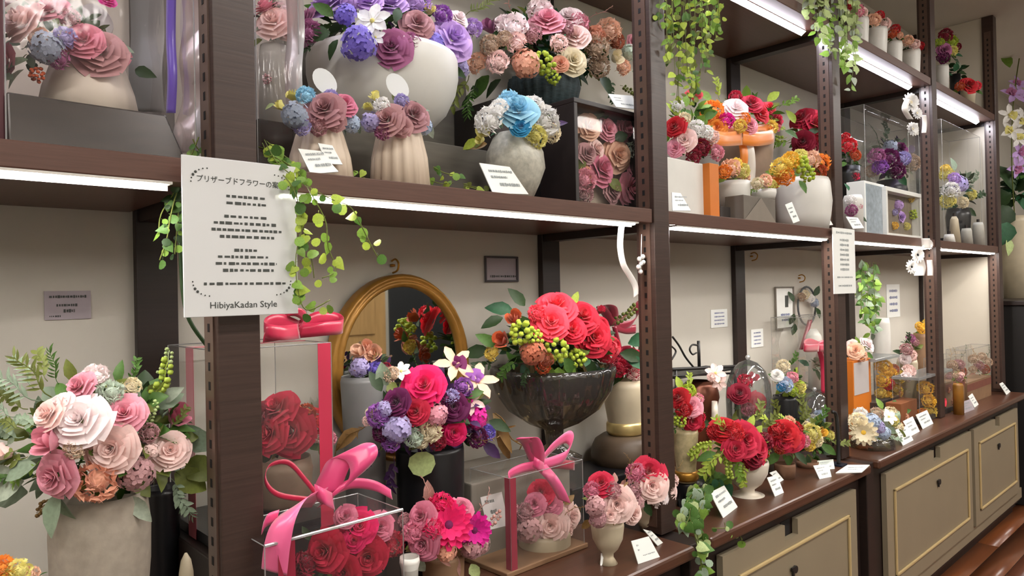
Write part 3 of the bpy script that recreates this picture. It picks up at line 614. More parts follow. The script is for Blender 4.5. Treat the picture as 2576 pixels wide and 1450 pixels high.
rz = thing('display_riser', 'dark display block behind the crackle vase, under the basket', 'riser', (Xat(1370, .26, Zs), .33, Zs)); _, (_, _, zr) = pbox(rz, 'block', VM['choc'], 1250, 1450, .255, .43, Zs, 272)
arr('flower_basket', 'dark woven basket of peach, cream and coral flowers', 'flowers', 1370, .33, zr+.001, [(204, 88), (225, 90), (272, 72)], 'basket',
 'T mauve 1231 66 26; C palepink 1291 74 40; R palepink 1264 55 28; R pink 1377 52 44; C palepink 1358 30 34; R palepink 1432 42 34; R blush 1447 90 36; K brownpk 1338 88 30; K tan 1235 116 30; C blush 1253 158 32; C peach 1203 160 28; H salmon 1322 162 38; B lime 1364 160 32; B lime 1392 196 20; R cream 1441 152 36; K tan 1500 124 36; K tan 1505 168 32; C salmon 1496 92 28; T cream 1552 145 22; C peach 1530 80 34; C rust 1548 106 24; R pink 1600 112 28; H mint 1582 134 22; C pink 1455 60 28; C blush 1300 110 28; C blush 1405 110 24; C brownpk 1420 75 24; C peach 1565 170 22; K tan 1270 100 24; R salmon 1410 160 22',
 'L dk 1260 200 60 220; L md 1230 190 70 230; G dk 1200 200 90 250; Fn md 1190 215 80 255; L dk 1510 190 60 -60; L sg 1590 180 60 -10; Tw pk 1480 50 90 40; Tw pk 1290 30 80 110; L gy 1600 190 60 -20; G dk 1530 195 60 -70; G ol 1180 190 90 240; V ol 1560 215 60 -20; L em 1400 120 40 60', (1400, 120, 185, 75, 210, ('dk', 'md', 'ol', 'em'), 38), depth=.5, vkw=dict(ribs=24, amp=.03, n=96))

# ================================================================ middle shelf, second bay
pl = arr('flower_planter', 'square pale planter with red, pink and white flowers next to the orange card', 'flowers', 1732, .17, Zs, None, 'white',
 'R red 1745 236 22; R red 1698 318 28; R blush 1722 352 30; C white 1752 325 24; C dred 1762 372 24; C pink 1800 385 22; C blush 1790 345 20; C white 1706 268 18; C cream 1722 300 18; C dred 1745 395 20; C white 1775 335 20; R pink 1700 372 24', 'L lt 1720 270 44 70; L yl 1700 290 40 120; G lt 1735 260 60 80; L md 1770 300 40 30; G yl 1715 300 50 110; L dk 1760 350 40 -30', (1735, 330, 70, 75, 120, ('md', 'lt', 'dk'), 26))
pbox(pl, 'planter', VM['white'], 1652, 1786, .10, .25, Zs, 402, .004)
oc = thing('orange_card', 'bright orange folded card standing beside the square planter', 'card', (Xat(1798, .08, Zs), .09, Zs)); pbox(oc, 'folded_sheet', VM['orange'], 1788, 1811, .075, .15, Zs, 412, .001)
bq = arr('wrapped_bouquet', 'bouquet of orange and crimson flowers in a tan wrap with orange bow', 'flowers', 1880, .27, Zs, [(345, 72), (390, 66), (470, 60), (545, 58)], 'tan',
 'C orange 1790 286 34; R orange 1802 322 28; R palepink 1852 272 32; R crimson 1890 260 28; R coral 1916 286 24; R crimson 1950 302 28; C magenta 1826 306 22; R pink 1886 314 22; C ylw 1935 322 22; C ylw 1862 318 18; C orange 1780 350 22; C crimson 1850 245 18; C orange 1870 300 18; R coral 1935 270 20', 'L lt 1790 255 50 140; G yl 1810 250 50 100; L yl 1930 255 44 40; G lt 1960 270 50 30; L md 1975 330 40 -20', (1870, 300, 85, 50, 80, ('md', 'lt', 'ol'), 26))
for nm, pts, w, an in (('bow_loop', [(1865, 340, 0), (1825, 332, -.01), (1796, 334, -.02), (1792, 344, -.04), (1825, 350, -.05), (1866, 347, -.03)], 36, (75, 95)), ('bow_loop', [(1868, 340, 0), (1905, 330, -.01), (1938, 332, -.02), (1944, 343, -.04), (1905, 350, -.05), (1868, 347, -.03)], 36, (105, 85)), ('bow_tail', [(1865, 350, -.01), (1872, 390, -.02), (1868, 430, -.01)], 20, 0)): ribbon(bq, nm, pts, w, an, sat('orange'), .19)
ribbon(bq, 'white_ribbon', [(1872, 345, -.01), (1886, 380, -.03), (1888, 440, -.02), (1876, 490, -.015)], 24, (20, -10), sat('white'), .19)
arr('flower_arrangement', 'tall arrangement of crimson blooms and green buds beside the far post', 'flowers', 2040, .3, Zs, [(380, 45), (430, 46), (560, 40)], 'cream',
 'R crimson 2052 312 40; R crimson 2018 296 30; R dred 2020 356 28; C red 2060 345 26; C orange 2062 352 16; C crimson 2085 325 24; C dred 2040 370 20', 'G yl 1985 330 60 150; G lt 1990 350 60 200; L yl 2000 310 40 120; V yl 1980 345 60 190; L dk 2030 340 40 30', (2035, 345, 55, 50, 90, ('ol', 'yl', 'md'), 24))
arr('small_pot', 'small white pot of peach and orange blooms between orange card and ribbon', 'flowers', 1846, .125, Zs+.052, [(458, 40), (470, 42), (492, 38)], 'white', 'C peach 1838 425 26; C orange 1822 434 20; C lemon 1865 430 22; C ylw 1850 415 18; C peach 1872 445 16', 'G md 1850 455 40 -40; L lt 1825 450 26 200', (1848, 442, 42, 24, 50, ('md', 'lt', 'ol'), 16), vname='pot')
cb = thing('gift_box', 'charcoal gift box under the small white pot', 'box', (Xat(1846, .1, Zs), .12, Zs)); part(MB().box(Xat(1813, .09, Zs), Xat(1872, .09, Zs), .09, .17, Zs, Zs+.0515), 'box_body', VM['choc'], cb, bevel=.002)
gbx = thing('gift_box', 'grey brown gift box with a folded flap in the front row', 'box', (Xat(1910, .05, Zs), .08, Zs)); _, (xa, xb, zg) = pbox(gbx, 'box_body', VM['gb'], 1872, 1952, .04, .11, Zs, 496)
part(MB().slab([(xa, .039, Zs+.004), (xb, .039, Zs+.004), ((xa+xb)/2, .036, zg-.004), ((xa+xb)/2-.001, .036, zg-.004)], (0, -.001, 0)), 'flap', mat('flap', '82786c', .6, .05, 20), gbx)
arr('small_pot', 'low pot with pale blooms on the grey gift box', 'flowers', 1922, .075, zg+.001, [(478, 30), (488, 30), (500, 26)], 'white', 'C cream 1905 462 16; C peach 1925 455 18; C lemon 1940 465 14', 'G lt 1910 475 30 200; L yl 1945 470 20 10', (1922, 468, 30, 16, 40, ('lt', 'yl'), 12), vname='pot')
arr('flower_pot', 'round white pot heaped with orange and yellow green blooms', 'flowers', 2020, .1, Zs, [(452, 62), (462, 66), (510, 70), (545, 66), (558, 60)], 'white', 'C ylw 1965 425 28; C orange 1975 445 24; C orange 2062 412 26; C burnt 2060 432 20; B lime 2010 415 26; C peach 2040 402 24; B lime 2030 440 22; C gold 1990 405 24; B lime 2075 440 18; C orange 1948 455 20; C lemon 2012 395 20', 'L lt 1955 440 30 160; G yl 2080 440 36 -20; L md 2010 455 36 -60', (2015, 428, 68, 32, 90, ('md', 'lt', 'yl'), 20), vname='pot')
card('small tilted price card before the round white pot', ((1975, 515), (1992, 508), (2012, 556), (1996, 562)), .008, .025)
card('small price card at the foot of the round white pot by the post', ((2068, 548), (2080, 540), (2096, 566), (2074, 568)), .008, .02)
card('price card leaning on the square planter', ((1690, 484), (1712, 486), (1738, 530), (1692, 530)), .02, .05)

# ================================================================ middle shelf, third and fourth bays
arr('flower_pot', 'dark pot with red bloom just right of the notice strip post', 'flowers', 2140, .2, Zs, [(420, 26), (440, 26), (560, 22)], 'black', 'C red 2134 368 22; C burnt 2150 392 16; C red 2128 345 12; C crimson 2146 445 16', 'G dk 2140 400 40 -60; L md 2130 410 30 200; G md 2150 460 40 -40', (2140, 405, 24, 40, 50, ('md', 'dk'), 18), vname='pot')
arr('small_pot', 'white tiered pot with mauve bloom near the notice strip', 'flowers', 2148, .08, Zs, [(492, 20), (505, 24), (575, 22)], 'white', 'C mauve 2142 530 16; C pink 2156 520 14; C white 2140 505 14', 'L dk 2160 545 24 -30; L em 2135 480 24 100', (2148, 515, 22, 20, 24, ('dk', 'em'), 12), vname='pot')
cs = thing('clear_display_case', 'clear case with dark purple flowers behind the white frame', 'case', (Xat(2240, .26, Zs), .32, Zs)); xa, xb = Xat(2182, .24, Zs), Xat(2318, .24, Zs); part(MB().box(xa, xb, .24, .42, Zs, Zs+.02), 'case_base', black, cs); clear_box(cs, xa, xb, .24, .42, Zs+.02, Zat(320, xb, .24))
arr('flower_arrangement', 'dark purple and black flowers inside the clear case behind the white frame', 'flowers', 2245, .33, Zs+.021, [(455, 32), (480, 38), (560, 30)], 'black', 'R plum 2262 375 26; K mauve 2205 395 24; C plum 2235 400 26; C lav 2270 400 20; H grblue 2240 370 18; C purple 2215 420 20; K tan 2292 410 24; C plum 2255 430 22; C tan 2195 430 18', 'G dk 2230 360 60 80; L dkp 2280 380 40 20; Tw dk 2215 370 60 110; L em 2255 440 40 -40', (2245, 405, 60, 48, 90, ('dk', 'dkp', 'sg'), 24))
Yf = .06; X0, X1 = Xat(2232, Yf, Zs), Xat(2321, Yf, Zs); z1 = Zat(468, X0, Yf)
wf = thing('shadow_box', 'white shadow box frame with lilac and yellow flowers', 'frame', ((X0+X1)/2, .1, Zs)); wm = mat('white_frame', 'e6e6e0', .5, .03, 20)
frame_rect(wf, X0, X1, Yf, Zs, z1, .02, .05, wm); part(MB().box(X0+.02, X1-.02, Yf+.042, Yf+.05, Zs+.02, z1-.02), 'back_panel', mat('linen_d', '7d705e', .8, .2, 30), wf); part(MB().box(X0+.02, X1-.02, Yf+.006, Yf+.008, Zs+.02, z1-.02), 'glass_pane', pane_m, wf)
for s in 'H lilac 2258 518 20;R lilac 2268 545 20;C ylw 2290 500 14;B lime 2294 540 18;C lav 2250 535 12;C gold 2250 568 14;C lemon 2280 570 14'.split(';'):
    k, cc, x, y, r = s.split(); p = atY(float(x), float(y), Yf+.036); place(FLK[k][0], flower_mesh(k, cc), wf, p, frame_z((-.2, -1, .1)), float(r)*mpp(p)*.8)
wb = thing('window_box', 'slim white carton with a grey window beside the white frame', 'box', (Xat(2205, .09, Zs), .1, Zs)); _, (xa, xb, zz) = pbox(wb, 'carton', white_card, 2178, 2228, .08, .16, Zs, 460); part(MB().box(xa+.012, xb-.02, .0785, .08, Zs+.01, zz-.012), 'window', mat('window_grey', '9aa6ae', .3, .25, 40), wb)
card('price card slanting at the shelf edge below the white tiered pot', ((2128, 545), (2158, 548), (2174, 574), (2146, 576)), .008, .03)
cs = thing('clear_display_case', 'tall clear case with lemon and lilac flowers in the end bay', 'case', (Xat(2430, .08, Zs), .15, Zs)); xa, xb = Xat(2376, .08, Zs), Xat(2472, .08, Zs); part(MB().box(xa, xb, .08, .25, Zs, Zs+.03), 'case_base', black, cs); clear_box(cs, xa, xb, .08, .25, Zs+.03, Zat(345, xb, .08))
arr('flower_arrangement', 'lemon, white and lilac flowers inside the tall clear case', 'flowers', 2412, .15, Zs+.031, [(525, 24), (545, 28), (605, 24)], 'black', 'C lemon 2382 440 18; H lav 2412 465 22; C white 2392 480 22; C lemon 2440 490 16; C lemon 2384 505 20; C lilac 2400 450 16; C cream 2420 510 16; C ylw 2378 425 12', 'G dk 2435 500 50 20; L sg 2400 430 36 90; L dk 2425 525 36 -30; G sg 2440 470 40 60', (2408, 480, 48, 42, 80, ('dk', 'sg', 'em'), 20))
for i, (px, m, h, lb) in enumerate(((2402, 'cream', 545, 'small cream cone bottle in the end bay'), (2432, 'grey', 575, 'small grey jar, left of two in the end bay'), (2462, 'grey', 560, 'small grey jar nearest the end post'), (2388, 'white', 590, 'tiny white jar by the end bay post'))):
    t = thing('small_jar', lb, 'jar', (Xat(px, .035, Zs), .035, Zs), 'jars in the end bay'); make_vase(t, [(h, 5 if m == 'cream' else 10), (h+8, 9 if m == 'cream' else 12), (625, 14)], m, Xat(px, .035, Zs), .035, Zs, 'jar_body')
    part(MB().tube([(Xat(px, .035, Zs), .035, Zat(h, Xat(px, .035, Zs), .035)-.004), (Xat(px, .035, Zs), .035, Zat(h-8, Xat(px, .035, Zs), .035))], .008, 8), 'stopper', darkwood, t)
# hanging ornaments at the posts
def rosette(label, petals, Y, m, extra=()):
    p = atY(petals[0][0], petals[0][1], Y); t = thing('hanging_ornament', label, 'ornament', p, None)
    for x, y, r, blk_ in petals:
        q = atY(x, y, Y); place('ribbon_rosette', flower_mesh('D', 'white/black' if blk_ else 'white/cream'), t, q, frame_z((-.5, -1, .1)), mpp(q)*r*1.15)
    for pts, w in extra: ribbon(t, 'ribbon_tail', pts, w, 0, sat('white'), Y)
    return t
rosette('white and black ribbon rosettes hanging on the post by the yellow bottle', [(2307, 642, 18, 1), (2292, 672, 16, 1), (2335, 615, 12, 0)], -.01, white_card, (([(2310, 650, 0), (2316, 672, 0), (2312, 694, 0)], 26), ([(2338, 655, 0), (2340, 675, 0), (2340, 694, 0)], 14), ([(2328, 600, 0), (2330, 625, 0)], 22)))
rosette('white ribbon ornament hanging high on the post under the upper shelf', [(2290, 258, 22, 0), (2306, 285, 14, 0), (2295, 325, 16, 0)], -.01, white_card, (([(2284, 250, 0), (2276, 275, 0), (2290, 300, 0)], 16), ([(2324, 290, 0), (2326, 310, 0), (2324, 335, 0)], 12), ([(2298, 310, 0), (2300, 340, 0)], 22)))
t = thing('hanging_ribbon', 'thin white ribbon curl hanging from the shelf above the coral roses', 'ribbon', atY(1562, 572, .02)); ribbon(t, 'ribbon_strip', [(1563, 570, 0), (1560, 620, 0), (1568, 665, 0), (1585, 695, 0), (1598, 720, 0), (1600, 745, 0)], 15, (0, 40), sat('white'), .03)
t = thing('bead_charm', 'small white bead charm hanging beside the post', 'charm', atY(1612, 640, .03)); mb = MB()
for x, y in ((1608, 652), (1617, 646), (1612, 664), (1606, 672), (1618, 660), (1611, 684)): mb.ball(atY(x, y, .03), .007, 7, 5)
part(mb, 'beads', white_card, t, True); part(MB().tube([atY(1614, 590, .03), atY(1612, 684, .03)], .0012, 4), 'cord', white_card, t)

# ================================================================ upper shelf
Zu = ZU1
for i, (px, top, hw, fl, lb) in enumerate(((2164, 48, 21, 'C pink 2156 28 18; C red 2138 14 14; R blush 2172 32 15', 'white pot with pink and red blooms nearest the hanging ivy, top shelf'), (2206, 74, 25, 'C peach 2198 52 18; C red 2212 40 13; C blush 2226 60 15; R peach 2188 44 12', 'white pot with peach blooms, second on the top shelf'), (2250, 108, 19, 'C red 2252 74 13; C burnt 2244 86 12; C peach 2262 90 10', 'white pot with red bloom and greens, third on the top shelf'), (2293, 128, 21, 'C peach 2284 104 15; C blush 2300 112 14; C red 2314 116 11', 'white pot with pale blooms by the far post, top shelf'))):
    arr('flower_pot', lb, 'flowers', px, .07, Zu, [(top, hw), (top+8, hw+1), (top+55, hw*.92), (top+72, hw*.85)], 'white', fl, '', (px, top-10, hw*1.1, 14, 40, ('md', 'dk'), 12), group='pots in a row on the top shelf', vname='pot')
arr('flower_pot', 'white pot with a tall burgundy and yellow posy in the end bay, top shelf', 'flowers', 2371, .1, Zu, [(166, 15), (172, 16), (222, 14)], 'white', 'C dred 2378 90 18; C lime 2394 104 15; R mauve 2376 126 18; C lemon 2396 128 13; C plum 2372 145 16; C lime 2364 108 12; C dred 2408 118 10', 'L md 2366 110 24 150; L dk 2400 150 24 -20; L em 2405 140 26 10; G lt 2364 120 26 160', (2384, 122, 24, 40, 60, ('md', 'dk', 'ol'), 14), vname='pot')
arr('flower_pot', 'low dark pot of glossy leaves behind the white pot, top shelf', 'flowers', 2405, .13, Zu, [(188, 12), (215, 12), (240, 10)], 'black', '', 'L em 2400 180 30 60; L gy 2410 175 22 80; L dk 2412 185 28 10; L em 2396 190 26 160', (2405, 185, 18, 22, 40, ('em', 'dk'), 14), vname='pot')
arr('flower_pot', 'low pot with a flat red bloom at the end of the top shelf', 'flowers', 2436, .06, Zu, [(228, 16), (236, 17), (252, 13)], 'cream', 'R red 2437 214 22; C burnt 2415 218 12; C coral 2456 216 12', 'L lt 2412 228 22 200; L md 2450 228 24 -20; L gy 2410 235 20 230', (2438, 222, 26, 10, 30, ('md', 'lt', 'sg'), 12), vname='pot')
random.seed(3)
def curtain(label, x0, x1, ytop, ybot, n, Y, L, cols, kinds, gap, prof, lean=0):
    S = []
    for i in range(n):
        t = (i+random.random())/n; x = x0+(x1-x0)*t; yb = ytop+(ybot-ytop)*prof(t)*random.uniform(.75, 1.05); S.append([(x+random.uniform(-6, 6)-lean*.2, ytop), (x, ytop+(yb-ytop)*.35), (x+random.uniform(-8, 8), ytop+(yb-ytop)*.7), (x+random.uniform(-10, 10)+lean, yb)])
    return vine(label, S, Y, L, cols, kinds, gap, jit=.03, spread=14)
curtain('yellow green trailing plant hanging from the top shelf beside the second post', 1655, 1815, -130, 235, 22, -.02, 20, ('yl', 'lt', 'ol', 'yl', 'md'), 'IOL', 8, lambda t: .55+.5*math.sin(math.pi*min(1, t*1.0+.05)))
curtain('pale green trailing ivy hanging from the top shelf beside the third post', 2025, 2160, -40, 215, 18, -.02, 22, ('pl', 'pl', 'gy', 'lt', 'pl'), 'IOL', 9, lambda t: .35+.75*t)
curtain('green trailing ivy hanging behind the narrow notice strip post', 2162, 2205, 660, 860, 8, .2, 22, ('md', 'lt', 'md', 'sg'), 'IL', 9, lambda t: .75+.25*math.sin(math.pi*t))
# ivy around the sign post and along the shelf edge
random.seed(21)
vine('pothos vine with yellow green round leaves trailing over the shelf edge by the sign', [
 [(665, 352, .05), (690, 400, 0), (720, 430, -.03), (770, 465, -.04), (830, 500, -.04), (880, 520, -.04), (905, 560, -.04), (925, 600, -.04), (950, 648, -.04)],
 [(680, 375, .03), (720, 410, 0), (740, 460, -.05), (755, 540, -.05), (770, 600, -.05), (785, 660, -.05), (790, 700, -.05)],
 [(700, 400, .02), (745, 430, -.02), (790, 500, -.04), (820, 560, -.04), (825, 620, -.04), (845, 680, -.04), (810, 700, -.04)],
 [(690, 420, 0), (735, 470, -.05), (760, 560, -.05), (745, 640, -.05), (748, 720, -.05), (770, 780, -.05), (830, 755, -.05)],
 [(660, 360, .05), (675, 390, .02), (700, 400, .0), (720, 420, -.01)], [(650, 370, .05), (690, 385, .02), (730, 440, .0)], [(670, 355, .06), (700, 380, .02), (745, 420, .0), (760, 470, -.03)]], -.005, 31, ('lt', 'yl', 'yl', 'md', 'lt'), 'OOI', 15, jit=.006, spread=16)
vine('dark green ivy hanging behind the left edge of the sign', [[(500, 345, 0), (450, 470, 0), (430, 540, 0), (420, 600, 0), (402, 655, 0)], [(495, 360, 0), (440, 480, 0), (405, 540, 0), (400, 590, 0)], [(490, 380, 0), (455, 500, 0), (445, 580, 0), (440, 640, 0)], [(485, 350, 0), (500, 378, 0), (520, 385, 0)]], .06, 26, ('md', 'dk', 'md', 'lt'), 'IO', 14, jit=.02, spread=14)
t = thing('garland_cord', 'dark green cord running down behind the sign to the burgundy ribbon', 'cord', atY(455, 640, .1)); part(MB().tube(smooth_path([atY(452, 500, .1), atY(455, 660, .1), atY(470, 790, .1), atY(520, 870, .1)]), .0035, 6), 'cord_strand', gm('dk'), t, True)
vine('ivy sprigs creeping along the shelf between the ribbed vases', [[(890, 430), (905, 438), (920, 436)], [(1090, 420), (1120, 436), (1150, 440)], [(1085, 455), (1110, 462), (1140, 460)]], .05, 22, ('lt', 'md', 'yl'), 'IO', 9, jit=.01, spread=26)
vine('ivy sprig creeping on the shelf left of the crackle vase', [[(1165, 462), (1190, 470), (1215, 472)], [(1170, 468), (1200, 476)]], .05, 18, ('yl', 'lt', 'ol'), 'IO', 8, jit=.01, spread=18)
# ================================================================ worktop, left bay
Zw = ZW+.0005
arr('flower_vase', 'tall stone grey vase with pale pink roses and eucalyptus, in the left bay', 'flowers', 262, .13, Zw, [(1242, 100), (1262, 108), (1330, 114), (1420, 112), (1560, 100), (1700, 84)], 'stone',
 'R palepink 202 1058 68; R blush 282 1128 62; R pink 313 1042 50; R pink 200 974 42; R blush 122 1042 42; R palepink 150 1018 34; T rosepink 115 1112 44; R pink 140 1197 58; R blush 428 1133 48; T dpink 447 1047 38; C salmon 243 1212 54; H dusty 342 1190 46; C palepink 240 950 34; C mint 280 990 34; C cream 330 975 26; H blush 380 1135 20; C dusty 375 1090 26; T blush 8 1140 30; K tan 190 1130 30',
 'Fn ol 130 1000 130 120; Fn sg 100 1010 140 145; G ol 70 1030 110 160; Fn md 150 970 90 100; Fn ol 60 1080 100 165; G sg 100 1070 90 170; G ol 50 1130 90 190; Fn sg 90 980 110 130; G md 40 1190 80 200; L gy 60 1210 110 205; L sg 70 1240 130 190; L gy 30 1180 100 200; G ol 70 1150 120 190; G lt 210 1130 70 -30; V yl 385 1020 120 65; V pl 400 960 80 70; V pl 370 1080 70 80; L gy 400 1010 70 30; W sg 470 1100 80 -15; W ol 470 1160 90 -25; W ol 440 1190 90 -35; G sg 60 1100 120 175; E gy 20 1230 110 190; G ol 120 960 90 120; Fn sg 30 990 110 140; G md 20 1120 100 180; W sg 90 1170 80 200; G sg 430 1205 90 -55; Fn sg 440 1220 90 -65; L sg 140 1240 90 -75; L gy 330 1250 80 -50; V br 150 1255 80 205; L md 170 1000 60 140; G ol 430 1080 60 60;  L md 300 965 60 95; G md 330 965 60 80; L lt 420 1150 50 -80; Fn sg 40 1050 100 160; L sg 150 1240 110 -100; G lt 100 1160 90 215; L ol 190 960 60 110',
 (262, 1100, 200, 130, 260, ('sg', 'dk', 'ol', 'md'), 58), depth=.7, vkw=dict(n=40))
arr('tall_vase', 'tall plain black vase right behind the stone grey vase', 'vase', 412, .32, Zw, [(1225, 44), (1240, 44), (1450, 40), (1640, 38)], 'black')
arr('candle_bud', 'cream tapered bud ornament at the bottom of the left bay by the post', 'ornament', 474, .12, Zw, [(1392, 3), (1410, 12), (1440, 17), (1480, 18), (1560, 14), (1700, 16)], 'cream', vkw=dict(hollow=False), vname='taper')
arr('small_pot', 'low pot of orange and lemon blooms at the bottom left corner', 'flowers', 30, .0, Zw, [(1475, 55), (1500, 58), (1600, 50), (1760, 44)], 'white', 'C orange 5 1432 34; C lemon 45 1440 34; C peach 75 1450 26; C ylw 20 1460 30', '', (35, 1465, 60, 24, 40, ('md', 'lt'), 24), vname='pot')
# big clear gift case behind the signed post
Yb = .14; X0, X1 = Xat(548, Yb, 1.1), Xat(838, Yb, 1.1); zb = Zat(1395, X0, Yb); zt = Zat(872, (X0+X1)/2, Yb)
rs = thing('display_riser', 'dark wooden riser behind the signed post under the big gift case', 'riser', ((X0+X1)/2, .26, Zw)); part(MB().box(X0-.02, X1+.02, Yb-.02, .42, Zw, zb-.001), 'block', darkwood, rs, bevel=.003)
gc = thing('clear_gift_case', 'tall clear gift case with burgundy ribbons and bow behind the signed post', 'case', ((X0+X1)/2, .26, zb)); part(MB().box(X0, X1, Yb, .40, zb, zb+.02), 'case_base', black, gc); clear_box(gc, X0, X1, Yb, .40, zb+.02, zt)
for xx, yy in ((X0-.0012, .27), ): part(MB().box(xx-.0008, xx, yy-.02, yy+.02, zb, zt), 'ribbon_band', sat('dcrim'), gc)
part(MB().box(X1-.03, X1-.002, Yb-.0016, Yb-.0008, zb, zt), 'ribbon_band', sat('crimson'), gc)
part(MB().box(X0, X1, .25, .29, zt+.0004, zt+.0014), 'ribbon_band', sat('crimson'), gc)
for nm, pts, w, an in (('bow_loop', [(750, 826, 0), (705, 808, -.01), (672, 816, -.02), (668, 832, -.05), (710, 838, -.06), (752, 834, -.03)], 38, (80, 100)), ('bow_loop', [(752, 826, 0), (800, 802, -.01), (850, 806, -.02), (862, 822, -.05), (815, 828, -.06), (755, 834, -.03)], 36, (100, 75)), ('bow_tail', [(745, 835, 0), (700, 845, -.03), (664, 850, -.05)], 26, 80), ('bow_loop', [(740, 825, 0), (715, 795, 0), (745, 785, -.02), (765, 800, -.01), (750, 830, 0)], 24, 60)): ribbon(gc, nm, pts, w, an, sat('crimson'), .24)
arr('flower_vase', 'tan vase of crimson roses inside the tall gift case', 'flowers', 715, .27, zb+.021, [(1150, 66), (1180, 72), (1260, 64), (1330, 58)], 'tan', 'R crimson 700 1030 52; R crimson 735 1085 58; R crimson 680 1090 50; C red 790 1060 34; C blush 800 1090 26; C pink 825 1105 22; C burnt 770 1040 26; R dred 650 1050 40', 'L dk 690 1130 60 220; L md 770 1110 50 -30; L ol 800 1130 40 -50', (725, 1085, 88, 60, 90, ('dk', 'ol', 'md'), 30))
# low clear box with the big pink bow
Yc = -.05; X0, X1 = Xat(668, Yc, .95), Xat(1015, Yc, .95); zt = Zat(1335, Xat(820, Yc, .95), Yc); y1 = .11
pb = thing('clear_gift_box', 'clear gift box of crimson roses tied with a large pink satin bow', 'box', ((X0+X1)/2, .03, Zw)); part(MB().box(X0, X1, Yc, y1, Zw, Zw+.012), 'box_base', VM['burg'], pb); clear_box(pb, X0, X1, Yc, y1, Zw+.012, zt, MATS['cellophane'])
part(MB().tube([(X0, Yc, zt), (X1, Yc, zt)], .003, 6), 'lid_edge', MATS['edge_clear'], pb)
part(MB().box(Xat(700, Yc, .95)-.0, Xat(700, Yc, .95)+.03, Yc-.0016, Yc-.0008, Zw, zt), 'ribbon_band', sat('dcrim'), pb)
kn = (815, 1248)
for nm, pts, w, an, c in (('bow_loop', [(815, 1245, 0), (842, 1185, -.01), (865, 1140, -.015), (905, 1138, -.045), (915, 1170, -.06), (885, 1212, -.04), (825, 1252, -.01)], 84, (15, 45), 'pink'), ('bow_loop', [(800, 1250, 0), (765, 1205, .01), (725, 1165, .02), (680, 1172, .03), (668, 1210, .02), (700, 1245, .01), (780, 1258, 0)], 14, (60, 80), 'crimson'),
  ('bow_tail', [(805, 1252, 0), (750, 1268, -.03), (715, 1310, -.05), (698, 1370, -.05), (690, 1440, -.04)], 66, (50, -15), 'bpink'), ('bow_tail', [(825, 1248, 0), (880, 1218, -.01), (940, 1222, -.015), (985, 1245, -.01)], 26, (70, 100), 'pink'), ('bow_tail', [(700, 1300, -.03), (672, 1310, -.03), (660, 1330, -.02)], 34, 80, 'pink'), ('bow_knot', [(795, 1240, -.02), (815, 1250, -.035), (838, 1262, -.02)], 44, 100, 'pink')): ribbon(pb, nm, pts, w, an, sat(c), .0)
arr('rose_bed', 'crimson roses packed inside the pink bowed gift box', 'flowers', 850, .03, Zw+.0125, None, fl='R crimson 820 1385 52; R hot 905 1325 44; R crimson 925 1400 50; R dpink 955 1325 38; C dred 770 1420 36; R dpink 870 1300 30; R crimson 865 1440 40; C crimson 985 1370 34; C blush 962 1390 14; R hot 890 1360 28', lf='L dk 780 1360 40 120; L dk 870 1350 40 60', fill=(870, 1400, 125, 55, 70, ('dk', 'ol'), 30), depth=.35)
# back left: peach tulip bouquet
arr('flower_arrangement', 'small peach and violet posy in a dark case between gift case and mirror', 'flowers', 925, .33, Zw, [(945, 55), (960, 58), (1100, 52), (1350, 46)], MATS['tulle_dark'], 'T peach 905 885 28; T peach 940 890 28; T salmon 922 875 24; H lav 905 925 26; C violet 945 930 22; C crimson 985 938 16; C dred 970 925 14', 'L md 930 990 60 250; W sg 965 975 50 100; W dk 915 960 50 -80; L dk 960 950 40 -20', (935, 935, 48, 34, 60, ('dk', 'md', 'dkp'), 22))
arr('flower_vase', 'black vase with cymbidium orchids, hot pink rose and purple flowers', 'flowers', 1088, .24, Zw, [(1120, 84), (1132, 86), (1250, 84), (1420, 80)], 'black',
 'R hot 1068 970 52; R crimson 1048 1035 34; R plum 998 1012 36; C purple 953 1046 32; H lav 1000 1078 38; H pink 1096 1042 32; R plum 1140 1024 38; H magenta 1196 1050 32; R hot 1142 1088 34; C cream 1085 1085 30; C mint 1040 1102 26; O peach/plum 1142 918 48; O peach/purple 1200 962 52; O blush/magenta 1185 1010 34; C plum 1100 1000 26; C purple 1165 975 26; H lav 970 1030 22; C cream 1060 1110 20; C cream 935 1040 16; C blush 925 1060 14; C dred 1100 1110 24; C plum 1200 1100 28; C violet 1225 1090 22; C purple 985 1110 28; S white 1010 935 24; K tan 985 945 24; C plum 960 1090 24; C lav 1135 1000 22',
 'O pl 1060 1118 88 -90; L br 905 1080 80 215; Tw br 930 1060 110 215; N br 1240 1040 110 -60; N br 1250 1080 110 -70; G dkp 990 1150 90 -100; G dkp 960 1120 70 230; L dkp 1215 1115 60 -40; L dk 960 985 60 120; W sg 975 970 60 110; L dk 1230 1060 60 -20; Tw br 1180 1110 70 10; L md 1170 1000 50 20; Tw br 1245 1040 140 -55', (1085, 1050, 140, 95, 200, ('dk', 'dkp', 'ol'), 40), vkw=dict(n=40))
